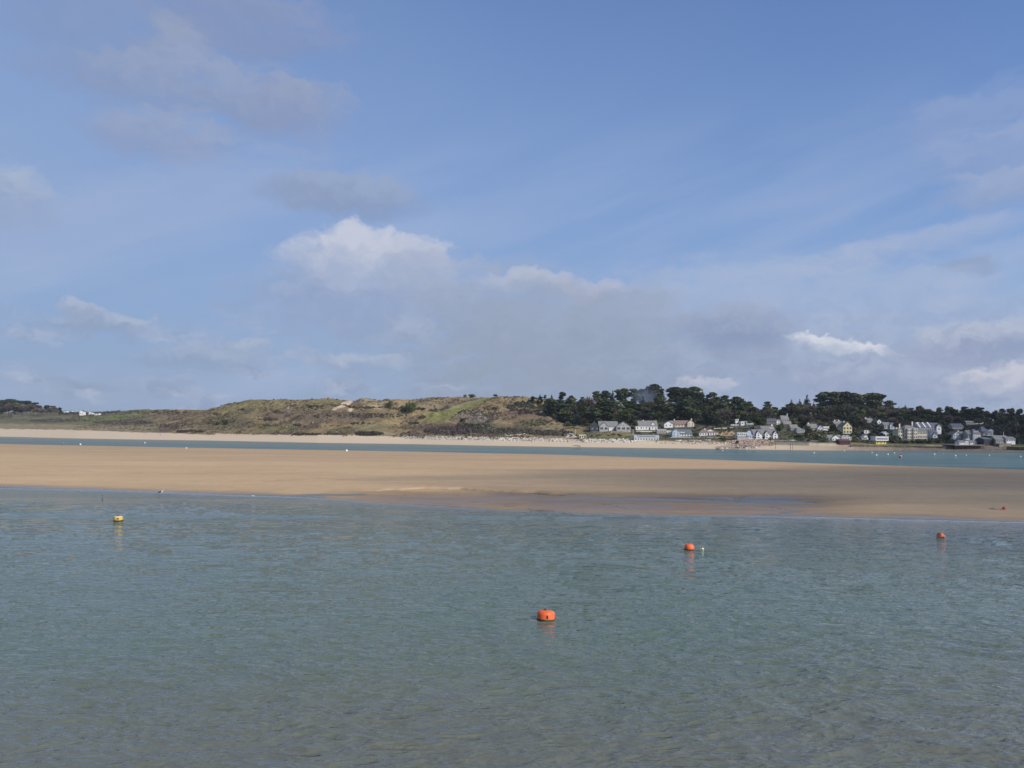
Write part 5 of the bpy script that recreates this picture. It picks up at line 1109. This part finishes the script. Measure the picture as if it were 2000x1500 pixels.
# yellow buoy
q = G(231, 1017); e = empty('mooring_buoy', q, 'yellow barrel buoy with a whitened top and rust stains, alone at the left', 'buoy'); r4 = 17 / 2 / F * q.y
mb = MB(); mb.lathe([(r4 * .9, -.2), (r4 * .96, -.05), (r4, .05), (r4, .40), (r4 * .96, .46), (r4 * .7, .50), (.05, .51)], 32, 0); mb.build('body', YEL, e, True)
mb = MB(); mb.lathe([(r4 + .003, -.06), (r4 + .012, .0), (r4 + .012, .06), (r4 + .003, .085)], 32, 0); mb.build('weed_band', SLIME, e, True)
mb = MB(); mb.tube(arc((0, 0, .50), .10, 0, math.pi, 9), .02, 8); mb.lathe([(.12, .50), (.12, .53), (.04, .54)], 14); mb.build('mooring_eye', STEEL, e, True)
mb = MB(); mb.box(.10, .26, -r4 * .98 - .01, -r4 * .8, .2, .34); mb.build('rust_plate', STEEL, e)
# red buoy stranded on the sand with its chain
def zsand(px, py):
    j = int(np.argmin(np.abs(pxs - px))); i = int(np.argmin(np.abs(PYs[:, j] - py))); return Vector((Xg[i, j], Yg[i, j], Zs[i, j]))
q = zsand(1961, 999); e = empty('mooring_buoy', q, 'small red buoy stranded on the sandbank with its chain laid out to the left', 'buoy')
mb = MB(); mb.lathe([(.06, .0), (.17, .06), (.22, .2), (.17, .34), (.06, .41), (.03, .46)], 20, 0, Matrix.Rotation(R(35), 4, 'Y')); mb.build('body', paint('red_buoy_plastic', (0.55, 0.07, 0.05), (0.1, .03, .03)), e, True)
mb = MB(); mb.tube([(-.1, 0, .03), (-.5, .03, .03), (-.9, -.02, .03), (-1.15, .15, .03)], [.03, .022, .022, .022], 6); mb.tube([(-.9, .4, .04), (-1.25, .5, .07), (-1.5, .45, .03)], .05, 6); mb.build('chain', STEEL, e, True)
# little buoys of the moorings
def small_buoy(px, py, r, label, mat=BW, name='mooring_ball', group='pale mooring balls in the channel', tall=1.0, band=None):
    q = G(px, py + 1); e = empty(name, q, label, 'buoy', group)
    mb = MB(); mb.lathe([(r * .5, -r * .6), (r * .95, -r * .1), (r, r * .3 * tall), (r * .85, r * .85 * tall), (r * .5, r * 1.2 * tall), (r * .15, r * 1.32 * tall)], 16); mb.build('body', mat, e, True)
    mb = MB(); mb.tube(arc((0, 0, r * 1.3 * tall), r * .22, 0, math.pi, 7), r * .06, 6); mb.build('ring', STEEL, e, True)
    if band: mb = MB(); mb.lathe([(r * 1.02, -.05), (r * 1.04, r * .2), (r * 1.01, r * .3)], 16); mb.build('band', band, e, True)
    return e
small_buoy(677, 880.5, .55, 'largest white buoy, at the far edge of the sandbank', tall=1.2); small_buoy(157, 867.5, .55, 'white ball buoy at the far left of the channel, right of the green one')
small_buoy(364, 875, .42, 'small white ball at the sandbank edge left of the large white buoy'); small_buoy(124, 864, .45, 'small greenish-topped buoy at the far left of the channel', BGREEN)
small_buoy(283, 864.5, .38, 'tiny white marker between the two left white balls', BW, tall=1.6)
for px, py, r, lab, mt in [(1590, 884, .34, 'pale ball in front of the pale sea wall', BW), (1649, 879.5, .30, 'pale ball at the foot of the red boathouse', BW), (1703, 884, .24, 'thin pale marker below the small white gabled hut', BW), (1712, 889, .28, 'pale ball lower right of the thin marker', BW),
                           (1734, 887, .36, 'whiter ball below the white box-like house', BW), (1747, 884.5, .24, 'thin upright marker left of the red conical buoy', BW), (1796, 876, .40, 'pale ball close under the quay wall below the cream villa', OFFW), (1825, 886.5, .36, 'pale ball right of the red conical buoy', BW),
                           (1842, 886.5, .26, 'dark small ball next to the pale one right of the red conical buoy', GREYW), (1866, 889.5, .36, 'white ball in front of the left end of the wharf', BW), (1887, 888.5, .26, 'faint small ball in front of the middle of the wharf', OFFW),
                           (1932, 889, .34, 'pale ball in front of the dark blue shed', OFFW), (1993, 891.5, .38, 'pale ball nearest the right edge of the channel', OFFW), (1412, 879.5, .22, 'tiny pale ball off the dark weedy rocks', BW)]:
    small_buoy(px, py, r, lab, mt, tall=1.9 if 'marker' in lab else 1.0)
q = G(1759, 894); e = empty('channel_marker', q, 'red conical buoy with a dark topmark and pale band in the channel before the villa', 'buoy')
mb = MB(); mb.lathe([(.5, -.3), (.62, 0), (.6, .25), (.34, .75), (.2, 1.1)], 20); mb.build('body', paint('marker_red', (0.34, 0.07, 0.07), (0.08, .03, .03)), e, True)
mb = MB(); mb.lathe([(.352, .73), (.25, 1.0)], 20); mb.build('pale_band', BW, e, True); mb = MB(); mb.lathe([(.2, 1.1), (.22, 1.35), (.1, 1.5)], 12); mb.build('topmark', BLACKP, e, True)

# ------------------------------------------------------------------ birds and people
GW = simple('white_feathers', (0.80, 0.80, 0.78), .9, .04, 5); GB = simple('black_feathers', (0.025, 0.025, 0.03), .8, .2, 5); GL = simple('gull_legs', (0.55, 0.30, 0.24), .7); GY = simple('gull_bill', (0.70, 0.45, 0.06), .5)
def gull(px, py, s, rz, label, back):
    q = zsand(px, py); q.z = max(q.z, 0.0); e = empty('gull', q, label, 'gull', None, rz); e.scale = (s, s, s)
    pts = [(-.36, 0, .24), (-.22, 0, .26), (-.08, 0, .27), (.06, 0, .29), (.15, 0, .35), (.19, 0, .43), (.22, 0, .50), (.27, 0, .515), (.30, 0, .51)]
    mb = MB(); mb.tube(pts, [.015, .07, .10, .10, .075, .05, .058, .045, .015], 14); o = mb.build('body', GW, e, True)
    for sg in (-1, 1):
        mb = MB(); mb.tube([(.12, sg * .075, .34), (-.02, sg * .085, .325), (-.2, sg * .065, .29), (-.46, sg * .02, .25)], [.03, .085, .075, .012], 10); mb.build('wing', back, e, True)
        mb = MB(); mb.tube([(-.02, sg * .035, .2), (-.015, sg * .035, .1), (-.03, sg * .035, .02), (.04, sg * .04, .005)], .009, 6); mb.build('leg', GL, e, True)
        mb = MB(); mb.lathe([(.006, 0), (.008, .004)], 8, 0, Matrix.Translation((.25, sg * .045, .525)) @ Matrix.Rotation(R(90) * -sg, 4, 'X')); mb.build('eye', GB, e)
    mb = MB(); mb.tube([(.29, 0, .51), (.35, 0, .505), (.37, 0, .492)], [.014, .011, .004], 8); mb.build('bill', GY, e, True); return e
gull(315, 966, 1.15, R(20), 'large white gull with black wings standing at the water edge of the sandbank', GB)
gull(495, 971.5, .72, R(200), 'small pale gull wading in the shallow pool right of the black-winged one', simple('grey_feathers', (0.5, 0.52, 0.55), .9))
q = G(200, 968); e = empty('duck', q, 'small dark bird floating low on the water near the left shore', 'bird'); e.scale = (.65, .65, .4)
mb = MB(); mb.tube([(-.25, 0, .06), (-.1, 0, .05), (.08, 0, .05), (.16, 0, .12), (.2, 0, .2), (.27, 0, .2)], [.01, .09, .085, .04, .04, .012], 12); mb.build('body', GB, e, True)
def person(px, py, label, rz, top, leg):
    q = hit(px, py); e = empty('person', q, label, 'person', 'people walking on the far beach', rz)
    me = bpy.data.meshes.new('body'); 
    vs = [(0, 0, .95), (0, 0, 1.15), (0, 0, 1.42), (0, 0, 1.52), (0, 0, 1.66), (.09, 0, .9), (.12, .12, .5), (.12, .2, .06), (.12, .08, .03), (-.09, 0, .9), (-.12, -.1, .5), (-.12, -.22, .06), (-.12, -.34, .03), (.19, 0, 1.42), (.25, .06, 1.14), (.26, -.06, .9), (-.19, 0, 1.42), (-.25, -.06, 1.14), (-.26, -.12, .9)]
    es = [(0, 1), (1, 2), (2, 3), (3, 4), (0, 5), (5, 6), (6, 7), (7, 8), (0, 9), (9, 10), (10, 11), (11, 12), (2, 13), (13, 14), (14, 15), (2, 16), (16, 17), (17, 18)]
    me.from_pydata(vs, es, []); me.materials.append(top); o = bpy.data.objects.new('body', me); COL.objects.link(o); o.parent = e
    m_ = o.modifiers.new('skin', 'SKIN'); rr = [.14, .15, .16, .06, .10, .10, .075, .05, .04, .10, .075, .05, .04, .07, .05, .035, .07, .05, .035]
    for i, r_ in enumerate(rr): me.skin_vertices[0].data[i].radius = (r_, r_ * .9)
    me.skin_vertices[0].data[0].use_root = True; o.modifiers.new('sub', 'SUBSURF').levels = 1
    mb = MB(); mb.lathe([(.105, 1.62), (.115, 1.70), (.09, 1.78), (.03, 1.80)], 12); mb.build('hair', leg, e, True); return e
person(313, 850.5, 'person in dark clothes walking alone on the far left beach', 0.6, simple('dark_coat', (0.05, 0.06, 0.07), .9), GB)
person(1282, 864.5, 'person in dark clothes on the promenade by the curved-roof building', 2.2, simple('navy_coat', (0.03, 0.04, 0.08), .9), GB)
# weed lines on the wet sand
def weed(pts, n_, label, seed):
    rs = random.Random(seed); mb = MB()
    for i in range(n_ * 2):
        j = rs.randrange(len(pts) - 1); t = rs.random(); x = pts[j][0] * (1 - t) + pts[j + 1][0] * t; y = pts[j][1] * (1 - t) + pts[j + 1][1] * t + rs.gauss(0, .9)
        if rs.random() < .35 or math.sin(x * .31) < -.4: continue
        q = zsand(x, y); s_ = rs.uniform(.03, .10); m0 = len(mb.v); rock(mb, (q.x + rs.uniform(-.5, .5), q.y + rs.uniform(-.5, .5), 0), s_, rs)
        mb.v[m0:] = [(a, b_, max(0.0, q.z) + c_ * .3) for a, b_, c_ in mb.v[m0:]]
    o = mb.build('seaweed', SLIME); tag(o, label, 'seaweed', None, 'stuff')
weed([(1040, 996), (1076, 998)], 90, 'dark clump of seaweed at the tip of the wet sand spit', 1); weed([(1170, 985), (1200, 990), (1230, 995), (1278, 1005)], 110, 'line of dark seaweed running down the wet sand to the water', 2)
weed([(760, 966), (830, 968), (960, 969)], 70, 'thin scatter of seaweed along the pool margin', 3); weed([(930, 981), (985, 987), (1010, 992)], 60, 'scatter of seaweed on the wet spit', 4); weed([(1480, 989), (1560, 998)], 50, 'few seaweed scraps by the runnel on the right', 5)

# trees between the houses on the right-hand slope
for i in range(70):
    x = rng.uniform(1560, 2060); f0 = float(np.interp(x, FOOTX, FOOTY)); q = hit(x, rng.uniform(f0 + 2, 852)); ok = True
    for h_ in HOUSES:      # keep them off the fronts of the houses
        hx = proj(h_.location.x, h_.location.y, h_.location.z)
        if abs(hx[0] - x) < 12 and q.y < h_.location.y + 4: ok = False
    if not ok: continue
    k = rng.choice(['bare', 'round', 'bare', 'pine']); plant(k, x, q.y, rng.uniform(6, 10.5), {'bare': 'dark leafless garden tree', 'round': 'dark leafy garden tree', 'pine': 'small dark garden pine'}[k] + (' near the shore' if q.y < 560 else ' up the slope') + ', ' + zone(ZV, x).replace('above', 'around').replace('around around', 'around'), 'garden trees among the right-hand village houses', wide=1.1)
# ------------------------------------------------------------------ broken cloud over the estuary (its shade falls on the sandbank and the far right of the village)
def cloud(cx, cy, rx, ry, alt, dens, seed, rz=0.0):
    off = SV * (alt / SV.z); rs = np.random.RandomState(seed)
    bm = bmesh.new(); bmesh.ops.create_icosphere(bm, subdivisions=4, radius=1.0); ph = rs.uniform(0, 9, 6)
    for v in bm.verts:
        p = v.co; k = 1 + .14 * math.sin(5 * p.x + ph[0]) * math.cos(4 * p.y + ph[1]) + .08 * math.sin(11 * p.y + ph[2] + 7 * p.x); v.co = Vector((p.x * k, p.y * k, p.z * (k if p.z > 0 else .4)))
    for f in bm.faces: f.smooth = True
    me = bpy.data.meshes.new('cloud'); bm.to_mesh(me); bm.free()
    m = bpy.data.materials.new('thin_cloud'); m.use_nodes = True; t = m.node_tree; t.nodes.clear(); n = NT(t)
    tcn = n.n('ShaderNodeTexCoord'); v = tcn.outputs['Object']; s_ = n.n('ShaderNodeSeparateXYZ'); t.links.new(v, s_.inputs[0])
    r_ = n.m('SQRT', n.m('ADD', n.m('MULTIPLY', s_.outputs[0], s_.outputs[0]), n.m('MULTIPLY', s_.outputs[1], s_.outputs[1])))
    f = n.sm(n.m('MULTIPLY_ADD', n.noise(v, 2.6, 4), .7, r_), 1.42, .62, 0, dens)
    tr = n.n('ShaderNodeBsdfTransparent'); df = n.n('ShaderNodeBsdfDiffuse'); df.inputs[0].default_value = (.85, .86, .88, 1)
    mx = n.n('ShaderNodeMixShader'); n.put(mx.inputs[0], f); t.links.new(tr.outputs[0], mx.inputs[1]); t.links.new(df.outputs[0], mx.inputs[2])
    oo = n.n('ShaderNodeOutputMaterial'); t.links.new(mx.outputs[0], oo.inputs[0]); me.materials.append(m)
    o = bpy.data.objects.new('cloud', me); COL.objects.link(o); o.location = (cx + off.x, cy + off.y, alt); o.scale = (rx, ry, 45); o.rotation_euler = (0, 0, rz); o['kind'] = 'structure'; return o
cloud(148, 138, 178, 88, 520, .66, 1, R(4)); cloud(420, 600, 150, 240, 600, .40, 2, R(-28))
# ------------------------------------------------------------------ smoke drifting out of the wood
def volume_mat(name, colr, dens, noisy=False):
    m = bpy.data.materials.new(name); m.use_nodes = True; t = m.node_tree; t.nodes.clear(); n = NT(t)
    v = n.n('ShaderNodeVolumePrincipled'); v.inputs['Color'].default_value = (*colr, 1); v.inputs['Density'].default_value = dens; v.inputs['Anisotropy'].default_value = 0.2
    if noisy:
        tcn = n.n('ShaderNodeTexCoord'); L = n.n('ShaderNodeVectorMath', operation='LENGTH'); t.links.new(tcn.outputs['Object'], L.inputs[0])
        n.put(v.inputs['Density'], n.m('MULTIPLY', n.sm(n.m('MULTIPLY_ADD', n.noise(tcn.outputs['Object'], 1.6, 2), 1.1, L.outputs['Value']), 1.45, .7), dens))
    oo = n.n('ShaderNodeOutputMaterial'); t.links.new(v.outputs[0], oo.inputs['Volume']); return m
p = P(1262, 780, 772); bm = bmesh.new(); bmesh.ops.create_icosphere(bm, subdivisions=3, radius=1.0); me = bpy.data.meshes.new('smoke'); bm.to_mesh(me); bm.free(); me.materials.append(volume_mat('smoke', (.62, .72, .85), .05, True))
o = bpy.data.objects.new('smoke', me); COL.objects.link(o); o.location = p; o.scale = (17, 12, 16); tag(o, 'thin blue smoke drifting up through the pines of the dense wood', 'smoke', None, 'stuff')
# ------------------------------------------------------------------ the air
bm = bmesh.new(); bmesh.ops.create_cube(bm, size=1.0); me = bpy.data.meshes.new('haze'); bm.to_mesh(me); bm.free()
me.materials.append(volume_mat('haze', (.80, .87, .96), 0.00006)); o = bpy.data.objects.new('haze', me); COL.objects.link(o)
o.location = (0, 1500, 41.5); o.scale = (9000, 7000, 97); tag(o, 'faint sea haze over the estuary', None, None, 'stuff')
